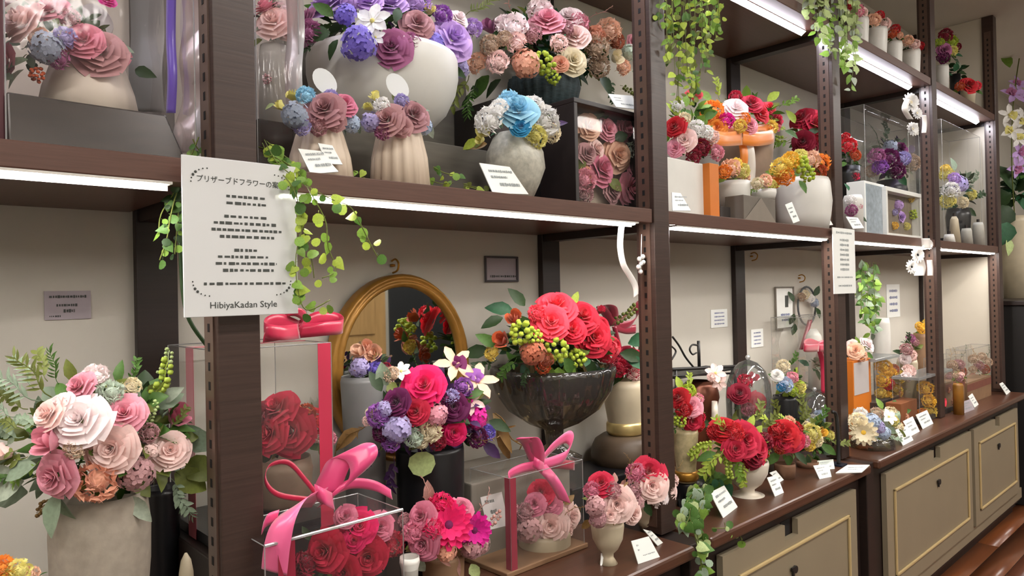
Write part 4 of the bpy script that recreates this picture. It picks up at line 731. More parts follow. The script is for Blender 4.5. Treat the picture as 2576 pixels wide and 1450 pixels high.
# glass compote on a pale riser
Yg = .27; Xg = Xat(1395, Yg, 1.0); zr = Zat(1150, Xg, Yg)
rs = thing('display_riser', 'pale grey display block under the glass compote', 'riser', (Xg, .31, Zw)); part(MB().box(Xat(1185, .22, 1), Xat(1432, .22, 1), .22, .43, Zw, zr-.0005), 'block', mat('pale_block', '8d857b', .7, .06, 20), rs, bevel=.004)
t = arr('flower_compote', 'cut glass compote heaped with coral red roses and yellow greens', 'flowers', 1395, Yg, zr, [(922, 154), (935, 156), (985, 142), (1030, 112), (1062, 66), (1080, 24), (1118, 20), (1135, 40), (1150, 70)], MATS['cut_glass'],
 'R coral 1385 812 48; R coral 1400 772 52; R coralr 1465 798 46; R coralr 1492 848 48; H coralr 1525 885 32; R coralr 1440 830 36; T burnt 1293 800 26; T burnt 1262 856 28; B lime 1312 838 34; C ylw 1240 888 22; H rust 1340 888 34; B lime 1400 880 34; C burnt 1365 920 22; C coral 1350 790 24; C rust 1375 905 20; T crimson 1510 780 16; B lime 1450 900 26; R coralr 1545 870 24; B lime 1345 850 24; R coralr 1510 820 30',
 'L em 1290 782 70 170; L dk 1265 800 60 200; L dk 1230 880 70 190; G dk 1250 905 80 200; G md 1300 900 70 230; L md 1420 900 60 -60; L dk 1470 905 60 -50; L em 1580 865 70 20; L dk 1560 890 70 -10; W lt 1388 925 50 -110; W lt 1405 925 60 -90; W lt 1420 920 50 -60; V ol 1540 820 80 40; L yl 1440 770 40 70; L em 1575 900 60 -25; G dk 1330 920 50 250; L dk 1320 770 60 130; G em 1500 915 60 -60; L md 1250 870 60 150', (1400, 870, 150, 75, 240, ('dk', 'em', 'ol', 'md'), 40), depth=.7, vkw=dict(ribs=20, amp=.025, n=80), vname='glass_bowl')
# gold vase on bronze stand with dark red bow
Yv = .33; Xv = Xat(1572, Yv, 1.0); zs = Zat(1160, Xv, Yv)
rs = thing('display_riser', 'black display block under the bronze stand, beside the second post', 'riser', (Xv, .33, Zw)); part(MB().box(Xat(1436, .23, 1), Xat(1640, .23, 1), .23, .43, Zw, zs-.0005), 'block', black, rs, bevel=.004)
t = thing('bronze_stand', 'round bronze stand carrying the gold banded vase', 'stand', (Xv, Yv, zs)); make_vase(t, [(1092, 58), (1104, 76), (1120, 84), (1140, 88), (1160, 86)], 'bronze', Xv, Yv, zs, 'stand_body', hollow=False); zs2 = Zat(1092, Xv, Yv)
a = arr('flower_vase', 'cream vase with gold band, dark pink blooms and a red bow, beside the second post', 'flowers', 1572, Yv, zs2+.0005, [(955, 46), (975, 52), (1010, 50), (1060, 42), (1092, 40)], 'cream', 'R crimson 1600 915 34; C pink 1612 905 22; C crimson 1555 925 26; R dred 1575 895 30; C blush 1595 940 20; C dred 1625 940 24', 'L dk 1560 940 50 220; L dk 1620 950 40 -40; L md 1590 950 40 -80', (1590, 920, 52, 32, 60, ('dk', 'md'), 24))
pr = vase_profile([(1060, 44), (1066, 47), (1084, 47), (1091, 43)], Xv, Yv, zs2, False); part(MB().lathe((Xv, Yv, zs2), pr, 32), 'gold_band', mat('bright_gold', 'e0c98a', .3, .1, 20, metal=.6), a, True)
for nm, pts, w, an in (('bow_loop', [(1545, 820, 0), (1525, 790, 0), (1512, 770, -.01), (1540, 775, -.02), (1545, 815, 0)], 24, 10), ('bow_loop', [(1548, 820, 0), (1575, 795, 0), (1598, 770, -.01), (1608, 782, -.02), (1590, 815, -.02), (1550, 825, 0)], 32, 60), ('bow_tail', [(1545, 822, 0), (1575, 830, -.01), (1600, 828, -.02)], 22, 90), ('bow_tail', [(1545, 822, 0), (1555, 860, 0), (1565, 900, 0)], 12, 0)): ribbon(a, nm, pts, w, an, sat('dcrim'), .34)
# front row of the second bay
arr('flower_pot', 'brown pot with hot pink gerberas in the front row', 'flowers', 1118, .03, Zw, [(1392, 50), (1402, 54), (1450, 52), (1470, 46)], 'brown', 'D hot 1128 1322 58; D magenta 1192 1335 44; R dpink 1062 1300 38; R dpink 1066 1368 44; C hot 1110 1275 36; R dpink 1160 1280 32; H salmon 1120 1385 30; H brownpk 1185 1380 28; C dpink 1040 1340 28; H dusty 1210 1370 24; C hot 1090 1330 30; K brownpk 1020 1310 20', 'L pk 1085 1270 60 100; Tw pk 1080 1280 80 95; Tw pk 1200 1300 70 60; N pk 1100 1395 60 -50; N pk 1150 1400 50 -80; L gy 1040 1400 60 -60; W pl 1185 1420 40 -60; Tw pk 1020 1360 80 200; V pk 1200 1330 70 30', (1115, 1345, 88, 60, 110, ('pk', 'ol', 'br'), 28), vname='pot')
arr('white_tulip', 'single white petal cup leaning at the foot of the gerbera pot', 'ornament', 1035, -.03, Zw, [(1400, 24), (1415, 26), (1450, 16), (1490, 12)], 'white', vname='cup')
q = [(1208, 1252), (1262, 1238), (1280, 1322), (1228, 1335)]; card('grey printed card standing behind the small bowed box', q, .14, .17, m=grey_card, rows=((.15, .85, .82, .12), (.3, .6, .5, .14)), im=ink)
# small clear box with pink bow
B = atZ(1288, 1450, Zw); Y0 = B.y; X0 = B.x; X1 = Xat(1470, Y0, Zw); Y1 = Y0+.15; zt = Zat(1205, X0, Y0)
sb = thing('clear_gift_box', 'small clear gift box with pink satin bow and pale roses', 'box', ((X0+X1)/2, (Y0+Y1)/2, Zw)); part(MB().box(X0-.02, X1+.01, Y0-.005, Y1+.01, Zw, Zw+.012), 'box_base', VM['brown'], sb, bevel=.002); clear_box(sb, X0, X1, Y0, Y1, Zw+.012, zt)
part(MB().box(X0-.0008, X0+.018, Y0-.0016, Y0-.0008, Zw, zt), 'ribbon_band', sat('dcrim'), sb); part(MB().box(X0-.0016, X0-.0008, Y0, Y0+.018, Zw, zt), 'ribbon_band', sat('dcrim'), sb)
for nm, pts, w, an, c in (('bow_loop', [(1350, 1165, 0), (1330, 1120, -.01), (1315, 1105, -.02), (1338, 1102, -.03), (1352, 1130, -.02), (1352, 1165, 0)], 34, 0, 'pink'), ('bow_loop', [(1355, 1168, 0), (1385, 1130, -.01), (1425, 1100, -.02), (1438, 1115, -.03), (1420, 1150, -.03), (1362, 1172, 0)], 34, 70, 'bpink'), ('bow_tail', [(1350, 1172, 0), (1310, 1180, -.01), (1280, 1198, -.015), (1284, 1215, -.02)], 24, 90, 'pink'), ('bow_tail', [(1358, 1172, 0), (1385, 1200, -.03), (1405, 1230, -.04), (1420, 1262, -.04)], 34, (10, -20), 'bpink'), ('bow_tail', [(1360, 1172, 0), (1400, 1168, .01), (1445, 1172, .02)], 24, 90, 'crimson'), ('bow_knot', [(1342, 1162, -.02), (1354, 1170, -.03), (1366, 1178, -.02)], 26, 80, 'pink')): ribbon(sb, nm, pts, w, an, sat(c), Y0+.04)
ym = (Y0+Y1)/2
arr('flower_pot', 'round cream pot of pale pink roses inside the small bowed box', 'flowers', 1370, ym, Zw+.0125, [(1335, 62), (1345, 66), (1380, 66), (1408, 56), (1428, 40)], 'cream', 'R crimson 1360 1240 32; R blush 1385 1322 46; R blush 1436 1300 32; H dusty 1330 1330 36; R dpink 1345 1268 28; C brownpk 1320 1290 26; R dpink 1385 1270 28; C blush 1420 1335 22', 'Tw br 1320 1300 40 150; L br 1420 1270 36 40', (1372, 1300, 60, 44, 60, ('br', 'ol', 'pk'), 22), vname='pot', depth=.6)
arr('flower_pot', 'cream goblet pot with crimson and pale pink roses, left of two beside the post', 'flowers', 1530, -.02, Zw, [(1312, 40), (1322, 42), (1355, 38), (1380, 26), (1392, 14), (1402, 14), (1420, 24)], 'cream', 'R crimson 1512 1216 32; R blush 1552 1268 44; R blush 1592 1292 28; C dpink 1490 1235 24; H dusty 1500 1275 28; C brownpk 1540 1235 24; C blush 1580 1265 22; H brownpk 1505 1305 24; R blush 1535 1295 24', 'Tw br 1570 1215 50 60; Tw br 1480 1270 60 200; L br 1490 1310 40 220', (1540, 1265, 58, 48, 70, ('br', 'ol', 'pk'), 22), group='goblet pots beside the post', vname='pot')
arr('flower_pot', 'cream goblet pot with crimson roses leaning against the second post', 'flowers', 1640, .06, Zw, [(1262, 42), (1272, 44), (1305, 40), (1335, 28), (1356, 22)], 'cream', 'R crimson 1632 1188 42; R blush 1640 1222 40; R blush 1678 1236 30; C dpink 1600 1190 26; C brownpk 1592 1235 26; C blush 1690 1210 18; R palepink 1660 1250 26; C crimson 1655 1180 24; H dusty 1600 1265 22', 'Tw br 1690 1190 40 40; L dk 1620 1265 40 -60; Tw br 1590 1180 40 110', (1640, 1220, 52, 42, 60, ('br', 'ol', 'dk'), 20), group='goblet pots beside the post', vname='pot')
card('white price card in front of the goblet pots', ((1588, 1362), (1632, 1350), (1660, 1402), (1606, 1420)), 0, .02, Z=Zw)
card('small white price card tucked behind another at the goblet pots', ((1618, 1332), (1640, 1338), (1668, 1366), (1655, 1374)), 0, .015, Z=Zw)
card('white stub card at the foot of the left goblet pot', ((1512, 1392), (1540, 1396), (1550, 1420), (1510, 1424)), 0, .01, Z=Zw)

# ================================================================ worktop, third bay (between second and third post)
# wrought iron stand
t = thing('iron_stand', 'black wrought iron plant stand with scrolls at the back of the bay', 'stand', (Xat(1770, .33, Zw), .33, Zw)); A = lambda x, y, Y=.34: atY(x, y, Y)
for Yq in (.27, .39):
    for y in (928, 945): part(MB().tube([A(1690, y+2, Yq), A(1855, y-6, Yq)], .004 if y > 930 else .006, 6), 'rail', metal_black, t, True)
for x, Yq in ((1700, .27), (1850, .27), (1700, .39), (1850, .39)):
    p = A(x, 930, Yq); part(MB().tube([p, (p.x, p.y, Zw)], .005, 6), 'leg', metal_black, t, True)
part(MB().tube(smooth_path([A(1692, 848), A(1708, 870), (A(1725, 900)), A(1745, 925)]), .004, 6), 'scroll', metal_black, t, True)
part(MB().tube([A(1757, 858), A(1759, 925)], .006, 6), 'upright', metal_black, t, True)
part(MB().tube(smooth_path([A(1757, 870), A(1742, 868), A(1735, 880), A(1742, 892), A(1752, 888)]), .0035, 6), 'scroll', metal_black, t, True)
part(MB().tube(smooth_path([A(1690, 905), A(1700, 885), A(1690, 872)]), .0035, 6), 'scroll', metal_black, t, True)
zt = A(1700, 950, .27).z; part(MB().box(A(1700, 950, .27).x, A(1850, 950, .27).x, .26, .40, zt-.006, zt), 'tray', metal_black, t)
t = thing('lantern', 'black lantern with copper body on the iron stand', 'lantern', (Xat(1775, .33, zt), .33, zt)); 
p = Vector((Xat(1760, .33, zt), .33, zt)); 
rs2 = thing('copper_kettle', 'dark copper pot under the iron stand tray', 'pot', (Xat(1765, .31, Zw), .31, Zw)); make_vase(rs2, [(958, 30), (970, 44), (1000, 48), (1030, 40), (1080, 36), (1180, 30)], mat('copper_dark', '6b3f2e', .35, .3, 20, metal=.6), Xat(1765, .31, Zw), .31, Zw, 'pot_body')
bpy.data.objects.remove(t)
arr('ribbon_ornament', 'pale pink ribbon flower resting before the iron stand', 'ornament', 1802, .23, Zw, [(1010, 7), (1040, 8), (1180, 14)], 'ivory', 'S blush 1800 940 24; S blush 1808 962 20; C blush 1790 950 12', '', None, vname='stem_holder')
t = thing('wooden_crate', 'dark wooden crate behind the cream urn', 'crate', (Xat(1800, .2, Zw), .26, Zw)); pbox(t, 'crate_body', VM['terra'], 1768, 1850, .17, .32, Zw, 1135)
# left tall vase on black pedestal
Xp = Xat(1738, .1, Zw); zp = Zat(1208, Xp, .1); t = thing('black_pedestal', 'round black pedestal under the gold flecked vase by the second post', 'pedestal', (Xp, .1, Zw)); make_vase(t, [(1208, 34), (1218, 36), (1290, 36), (1310, 36)], 'black', Xp, .1, Zw, 'pedestal_body', hollow=False)
a = arr('flower_vase', 'gold flecked cream vase with red and pink blooms next to the second post', 'flowers', 1727, .1, zp+.0005, [(1078, 30), (1090, 32), (1150, 27), (1182, 24), (1208, 26)], 'goldc', 'R red 1706 1000 28; R pink 1738 1022 30; R crimson 1742 1060 26; C red 1720 1030 22; C lime 1732 985 20; C pink 1755 1005 16; C crimson 1762 1050 14; B lime 1710 1060 18; C red 1755 1070 18', 'G yl 1730 985 44 80; L yl 1715 980 36 110; G md 1705 1070 50 230; L dk 1760 1060 36 -20; L md 1740 1085 40 -80', (1728, 1030, 40, 50, 80, ('ol', 'md', 'yl'), 22))
pr = vase_profile([(1184, 28), (1190, 31), (1202, 31), (1207, 28)], a.location.x, .1, zp, False); part(MB().lathe((a.location.x, .1, zp), pr, 24), 'gold_foot', gold, a, True)
arr('flower_urn', 'cream footed urn with crimson roses and trailing green hops', 'flowers', 1880, .03, Zw, [(1158, 52), (1166, 54), (1190, 50), (1215, 36), (1230, 18), (1238, 18), (1248, 40), (1258, 42)], 'ivory', 'R crimson 1870 1108 48; R crimson 1900 1130 42; R red 1820 1082 36; R dred 1895 1150 32; C red 1845 1090 28; R crimson 1850 1130 30; C dred 1918 1112 26; C red 1800 1090 22; C burnt 1922 1140 14',
 'G yl 1800 1110 70 210; G yl 1820 1130 80 230; V yl 1800 1110 70 200; V yl 1830 1140 70 -80; G lt 1850 1150 70 -70; G yl 1870 1165 60 -85; V yl 1865 1165 50 -80; G ol 1900 1070 60 70; L md 1800 1140 50 200; G yl 1835 1105 60 120; L yl 1880 1080 40 60; G ol 1910 1085 60 40; V yl 1850 1120 60 -120', (1865, 1120, 75, 50, 120, ('ol', 'yl', 'md'), 24), vname='urn')
arr('flower_pot', 'brown wooden pot with red blooms, left of two beside the urn', 'flowers', 1975, .04, Zw, [(1165, 25), (1172, 26), (1232, 24)], 'terra', 'R red 1975 1092 36; R crimson 1995 1105 30; C peach 1985 1062 16; C red 1955 1085 24; C burnt 1962 1128 16; R crimson 1970 1115 26; C pink 2020 1110 18; C red 2000 1080 20', 'G yl 1945 1080 50 130; L md 1960 1140 44 220; G ol 2010 1070 50 50; L dk 2000 1140 40 -40; G ol 1955 1060 50 100', (1980, 1108, 48, 46, 90, ('ol', 'md', 'dk'), 22), group='brown pots beside the urn', vname='pot')
arr('flower_pot', 'brown wooden pot with cream blooms, right of two beside the urn', 'flowers', 2032, .05, Zw, [(1160, 26), (1166, 27), (1205, 25)], 'terra', 'C lemon 2040 1092 26; C cream 2052 1108 18; C cream 2028 1075 16; T gold 2068 1088 16; C ylw 2035 1120 16; C lemon 2085 1095 14', 'G ol 2020 1060 60 90; G md 2050 1070 50 60; L md 2065 1120 44 -30; L dk 2030 1145 40 -90; G yl 2005 1080 50 140; G ol 2080 1110 50 0', (2045, 1105, 48, 46, 90, ('ol', 'md', 'dk'), 22), group='brown pots beside the urn', vname='pot')
def dome(label, px, Y, ytop, ybot, hw, fl, lf, flab, fcol=('dk', 'md')):
    X = Xat(px, Y, Zw); z0 = Zat(ybot, X, Y); t = thing('glass_dome', label, 'dome', (X, Y, Zw), 'glass domes'); m = mpp((X, Y, z0)); r = hw*m; zt = Zat(ytop, X, Y)
    part(MB().lathe((X, Y, Zw), [(r*1.12, 0), (r*1.15, .006), (r*1.15, z0-Zw-.004), (r*1.1, z0-Zw)], 28), 'wooden_base', VM['bronze'], t, True)
    prof = [(r*.98, z0), (r, z0+(zt-z0)*.4), (r*.95, z0+(zt-z0)*.62), (r*.75, z0+(zt-z0)*.82), (r*.4, z0+(zt-z0)*.95), (r*.06, zt)]; mb = MB().lathe((X, Y, 0), prof[::-1], 28); mb.f = mb.f[:-2]; mb.mi = mb.mi[:-2]; g = part(mb, 'glass_bell', MATS['dome_glass'], t, True)
    part(MB().ball((X, Y, zt+.008), .01, 10, 6), 'finial', MATS['edge_clear'], g, True)
    arr('dome_flowers', flab, 'flowers', px, Y, z0+.0005, None, 'ivory', fl, lf, (px, ybot-(ybot-ytop)*.25, hw*.6, (ybot-ytop)*.2, 40, fcol, 18), depth=.5)
clear('dome_glass', 'eef0f0', .22, .05, .04)
dome('clear glass dome with crimson blooms and a ribbon behind the urn', 1888, .2, 905, 1065, 56, 'R crimson 1905 1015 28; R dred 1860 990 26; C crimson 1875 960 20; T crimson 1895 950 16; C dpink 1880 1030 18', 'L ol 1870 1030 40 220; L dk 1900 1040 40 -40; L dk 1880 980 30 90', 'crimson blooms under the glass dome behind the urn')
dome('clear glass dome with white blooms near the third post', 2052, .2, 985, 1105, 44, 'C white 2045 1060 18; C paleblue 2062 1050 18; C white 2050 1080 16', 'L sg 2040 1085 30 200; L sg 2065 1080 30 -20', 'white and pale blue blooms under the glass dome near the third post', ('sg', 'gy'))
arr('flower_pot', 'small dark pot with blue, pink and yellow blooms behind the domes', 'flowers', 1978, .3, Zw, [(995, 26), (1005, 30), (1080, 28), (1150, 26)], 'black', 'C paleblue 1975 968 20; C pink 1992 950 16; C lemon 2010 975 18; C cream 1970 922 18; R white 1955 945 16; C lime 1995 985 14; C skyd 1965 975 12', 'G md 1985 925 40 60; L dk 1985 995 36 -60; L yl 2010 990 30 -20; L md 1960 955 30 150', (1985, 965, 36, 34, 60, ('md', 'dk', 'yl'), 18), vname='pot')
cs = thing('clear_gift_case', 'clear case with white vase and crimson bow against the third post', 'case', (Xat(2058, .3, Zw), .36, Zw)); xa, xb = Xat(2012, .3, 1), Xat(2105, .3, 1); zz0 = Zat(1000, xa, .3); zz1 = Zat(800, xa, .3)
part(MB().box(xa, xb, .3, .43, Zw, zz0), 'case_base', VM['choc'], cs); clear_box(cs, xa, xb, .3, .43, zz0, zz1)
for nm, pts, w, an in (('bow_loop', [(2060, 870, 0), (2038, 862, -.01), (2024, 866, -.02), (2026, 876, -.04), (2060, 875, -.03)], 20, 85), ('bow_loop', [(2060, 870, 0), (2084, 862, -.01), (2098, 866, -.02), (2096, 876, -.04), (2060, 875, -.03)], 20, 95), ('bow_tail', [(2060, 875, 0), (2070, 920, 0), (2072, 990, 0)], 14, 0), ('bow_tail', [(2060, 875, 0), (2075, 885, -.01), (2092, 890, -.02)], 16, 80)): ribbon(cs, nm, pts, w, an, sat('crimson'), .295)
arr('white_vase', 'white teardrop vase with dark greens inside the crimson bowed case', 'vase', 2050, .365, zz0+.0005, [(828, 8), (845, 18), (870, 22), (890, 20), (930, 14), (1000, 16)], 'white', '', 'L em 2035 920 30 150; L dk 2060 915 34 30; L dk 2090 910 30 0; L em 2050 930 30 -60', (2055, 918, 34, 14, 36, ('em', 'dk', 'gy'), 16))
# wreath on the wall
c0 = atY(2030, 770, .44); wr = thing('wall_wreath', 'slim dark and white wreath with a crimson cord hanging on the wall', 'wreath', c0); k = mpp(c0)
part(MB().tube([c0+Vector((38*k*1.3*math.cos(a*.2618), 0, 48*k*math.sin(a*.2618))) for a in range(25)], .005, 6, False), 'ring', mat('wreath_grey', '55585a', .6, .3, 30), wr, True)
for i, (x, y, k_, c_) in enumerate(((2025, 742, 'C', 'cream'), (2038, 752, 'C', 'white'), (2048, 762, 'H', 'grblue'), (2015, 748, 'C', 'tan'))): p = atY(x, y, .43); place(FLK[k_][0], flower_mesh(k_, c_), wr, p, frame_z((-.4, -1, .2)), 13*mpp(p))
for x, y, an in ((2048, 745, 60), (2052, 775, -60), (1998, 790, 250), (1996, 760, 110), (2000, 815, 260)): p = atY(x, y, .43); put_leaf(wr, 'L', 'dk', p, an, 30*mpp(p), .1)
ribbon(wr, 'cord_ribbon', [(2038, 805, 0), (2028, 840, 0), (2016, 880, 0)], 12, 0, sat('dcrim'), .43)
q = dict(Yb=0, Yt=.03, Z=Zw)
card('white price card standing tilted before the cream urn', ((1786, 1240), (1822, 1222), (1856, 1276), (1820, 1304)), **q); card('white price card at the left brown pot', ((1930, 1202), (1955, 1196), (1972, 1240), (1950, 1250)), **q)
card('white price card behind the left pot card', ((1936, 1190), (1952, 1184), (1972, 1208), (1962, 1214)), 0, .02, Z=Zw); card('white price card before the right brown pot', ((2046, 1172), (2084, 1168), (2092, 1200), (2062, 1206)), **q)
card('pale mint price card leaning by the third post', ((2056, 1160), (2096, 1156), (2100, 1180), (2064, 1184)), 0, .03, Z=Zw, m=mat('card_mint', 'dfe8e0', .6, .02, 10))
B = [atZ(2102, 1192, Zw), atZ(2168, 1190, Zw), atZ(2188, 1172, Zw), atZ(2132, 1172, Zw)]; t = thing('flat_card', 'white card lying flat on the worktop at the third post', 'card', B[0]); part(MB().slab(B, (0, 0, .003)), 'sheet', white_card, t)
mb = MB(); marks(mb, B[0]+Vector((0, 0, .0035)), B[1]-B[0], B[3]-B[0], ((.2, .8, .6, .12), (.3, .7, .35, .1)), Vector((0, 0, 0)), random.Random(3)); part(mb, 'printing', ink_l, t)
t = thing('card_stand', 'slim dark card stand with a foot beside the third post', 'stand', atZ(2112, 1172, Zw)); p = atZ(2110, 1172, Zw); part(MB().box(p.x-.02, p.x+.03, p.y-.02, p.y+.03, Zw, Zw+.006), 'foot', mat('navy_metal', '1c2230', .4, .1, 20), t); part(MB().tube(smooth_path([p+Vector((0, 0, .003)), p+Vector((0, 0, .12)), p+Vector((0, .005, .19)), p+Vector((-.02, .01, .205))]), .007, 6), 'upright', metal_black, t, True)
random.seed(8)
vine('ivy creeping over the worktop and down the gap between two cabinets', [
 [(1760, 1215, .03), (1750, 1250, -.1), (1735, 1290, -.15), (1745, 1340, -.16), (1762, 1400, -.16), (1770, 1450, -.16)], [(1775, 1220, .0), (1770, 1260, -.1), (1750, 1310, -.15), (1758, 1370, -.16), (1765, 1440, -.16)], [(1755, 1225, .0), (1725, 1270, -.13), (1715, 1310, -.15), (1725, 1340, -.16)], [(1750, 1230, 0), (1720, 1280, -.13), (1740, 1320, -.15)], [(1765, 1225, 0), (1745, 1275, -.13), (1765, 1330, -.16), (1775, 1420, -.16)], [(1770, 1230, 0), (1735, 1300, -.15), (1720, 1335, -.16)]], .03, 30, ('md', 'lt', 'md', 'pl', 'sg'), 'OI', 14, jit=.01, spread=22)
vine('ivy lying on the worktop left of the cream urn', [[(1775, 1190), (1795, 1215), (1812, 1225)], [(1770, 1205), (1790, 1230)], [(1790, 1180), (1800, 1210), (1830, 1220)], [(1765, 1220), (1800, 1195), (1825, 1205)]], .07, 30, ('md', 'em', 'lt', 'md'), 'OI', 9, jit=.01, spread=26)
vine('ivy lying along the worktop before the brown pots', [[(1985, 1222, .02), (2010, 1230, -.02), (2030, 1234, -.04)], [(1990, 1212, .03), (2020, 1218, .0), (2045, 1215, -.02)], [(2000, 1240, -.02), (2020, 1245, -.05), (2050, 1225, -.04)]], .02, 24, ('md', 'lt', 'yl', 'em'), 'OI', 9, jit=.006, spread=20)
vine('loose ivy leaves trailing over the worktop edge below the tilted card', [[(1822, 1315), (1830, 1335), (1858, 1342), (1868, 1368)], [(1790, 1330), (1830, 1330)]], -.105, 22, ('lt', 'pl', 'md'), 'O', 20, jit=.004, spread=10)

# ================================================================ worktop, fourth and end bays
ob = thing('orange_carton', 'orange sided window carton next to the third post', 'box', (Xat(2170, .2, Zw), .25, Zw)); zz = Zat(1040, Xat(2160, .2, Zw), .2)
_, (xa, xb, zt) = pbox(ob, 'carton', VM['orange'], 2150, 2194, .2, .3, Zw, 905); part(MB().box(xa+.006, xb-.03, .1985, .2, Zw+.16, zt-.01), 'window', grey_card, ob)
arr('flower_posy', 'peach rose posy resting on the orange carton', 'flowers', 2168, .24, zt+.0005, [(895, 14), (900, 16), (906, 14)], 'white', 'R peach 2152 882 20; R palepink 2182 866 20; C peach 2165 895 16; R blush 2142 868 14', 'L md 2175 888 26 -30; L lt 2160 870 24 110', (2162, 885, 24, 14, 26, ('md', 'ol'), 14), vname='cup')
def cube(label, flab, x0, x1, yt, yb, Y0, dep, fl):
    X0, X1 = Xat(x0, Y0, Zw), Xat(x1, Y0, Zw); zt = Zat(yt, X0, Y0); t = thing('clear_cube_box', label, 'box', ((X0+X1)/2, Y0+dep/2, Zw), 'clear cubes of yellow flowers')
    zb = max(Zat(yb, X0, Y0), Zw+.006); part(MB().box(X0, X1, Y0, Y0+dep, Zw, zb), 'cube_base', VM['choc'], t, bevel=.001); clear_box(t, X0, X1, Y0, Y0+dep, zb, zt)
    part(MB().box(X0-.002, X1+.002, Y0-.002, Y0+dep+.002, zt-.012, zt), 'lid', clear('cube_lid', 'c6d6d4', .3, .3, .2) if 'cube_lid' not in MATS else MATS['cube_lid'], t)
    mx = (x0+x1)/2; arr('cube_flowers', flab, 'flowers', mx, Y0+dep/2, zb+.0005, None, 'ivory', fl, '', (mx, (yt+yb)/2+8, (x1-x0)*.38, (yb-yt)*.36, 40, ('md', 'ol', 'lt'), 18), depth=.4)
cube('clear cube box of yellow flowers next to the orange carton', 'yellow and coral flowers in the cube next to the orange carton', 2206, 2266, 905, 1015, .17, .12, 'C gold 2222 925 22; C ylw 2258 950 18; C gold 2228 1000 18; C gold 2220 958 18; C coral 2234 968 16; C ylw 2252 985 18; C gold 2240 940 16; C ylw 2215 990 14; C burnt 2248 930 14')
cube('clear cube box of yellow and coral flowers nearest the worktop edge', 'yellow and coral flowers in the cube nearest the worktop edge', 2314, 2398, 952, 1056, .02, .12, 'C gold 2330 980 22; C salmon 2385 1010 18; C gold 2390 985 16; C ylw 2330 1045 18; C gold 2335 1010 18; R coral 2362 1010 18; C salmon 2372 982 16; C ylw 2340 1035 18; C gold 2378 1042 18; C burnt 2358 1035 14; C ylw 2350 970 14; C orange 2320 1040 14')
arr('flower_dish', 'low glass dish of cream and pale blue daisies beside the third post', 'flowers', 2195, -.0, Zw, [(1098, 44), (1108, 50), (1128, 52), (1142, 40)], MATS['cut_glass'], 'D cream/gold 2172 1088 32; C cream 2158 1062 24; H paleblue 2192 1062 22; H lav 2205 1075 20; C white 2165 1045 20; H paleblue 2222 1090 18; S white 2235 1050 20; C lemon 2245 1060 16; K tan 2205 1042 18; C white 2190 1085 14; C cream 2258 1075 14', 'L sg 2230 1075 36 -30; G sg 2225 1095 40 -10; L gy 2215 1105 36 -40; L ol 2250 1085 36 -20', (2200, 1075, 52, 34, 80, ('sg', 'ol', 'gy'), 18), vname='glass_dish')
arr('flower_basket', 'small green handled basket of pale blooms behind the daisy dish', 'flowers', 2235, .1, Zw, [(1035, 26), (1045, 28), (1075, 24), (1100, 22)], mat('green_wicker', '9fb59a', .6, .2, 40), 'C blush 2285 935 18; C cream 2240 1040 18; C peach 2270 1050 16; C palepink 2278 950 14', 'L lt 2220 1030 30 110; L md 2262 1040 30 20', (2245, 1035, 32, 16, 30, ('md', 'lt'), 14), depth=.4)
arr('tall_bottle', 'tall brown bottle with yellow blooms at the far post', 'flowers', 2318, .25, Zw, [(838, 14), (850, 16), (930, 17), (1000, 17), (1030, 16)], 'brown', 'C gold 2320 828 14; C ylw 2330 815 12; C gold 2312 820 10; C ylw 2342 808 10', 'L md 2320 835 20 200', None, vname='bottle')
arr('white_vase', 'white frosted bottle vase under the hanging ivy', 'vase', 2222, .32, Zw, [(800, 18), (815, 20), (860, 21), (900, 21), (990, 20)], 'white', '', 'Tw pk 2250 860 40 20; L sg 2270 790 24 60', None, vname='bottle')
arr('flower_pot', 'dusky pink and mauve blooms in a small cream pot before the brown bottle', 'flowers', 2285, .2, Zw, [(905, 22), (915, 24), (980, 22), (1020, 20)], 'cream', 'C mauve 2290 852 12; C dusty 2280 880 16; C blush 2290 895 16; K brownpk 2300 862 12; R palepink 2275 905 14', 'L dk 2270 890 26 160; L ol 2300 880 26 30; G dk 2285 870 30 90', (2285, 885, 22, 26, 40, ('dk', 'ol'), 14), vname='pot')
t = thing('brown_carton', 'rust brown carton between the two clear cubes', 'box', (Xat(2290, .08, Zw), .12, Zw)); pbox(t, 'carton', mat('rust_board', '8a5230', .6, .1, 10), 2268, 2308, .06, .13, Zw, 1010)
for i, (q4, lb) in enumerate(((((2252, 1082), (2280, 1072), (2298, 1108), (2272, 1122)), 'white price card nearest the daisy dish'), (((2272, 1060), (2296, 1048), (2314, 1086), (2292, 1098)), 'white price card, middle of three by the daisy dish'), (((2304, 1044), (2332, 1032), (2348, 1066), (2322, 1080)), 'white price card nearest the front clear cube'))): card(lb, q4, 0, .03, Z=Zw)
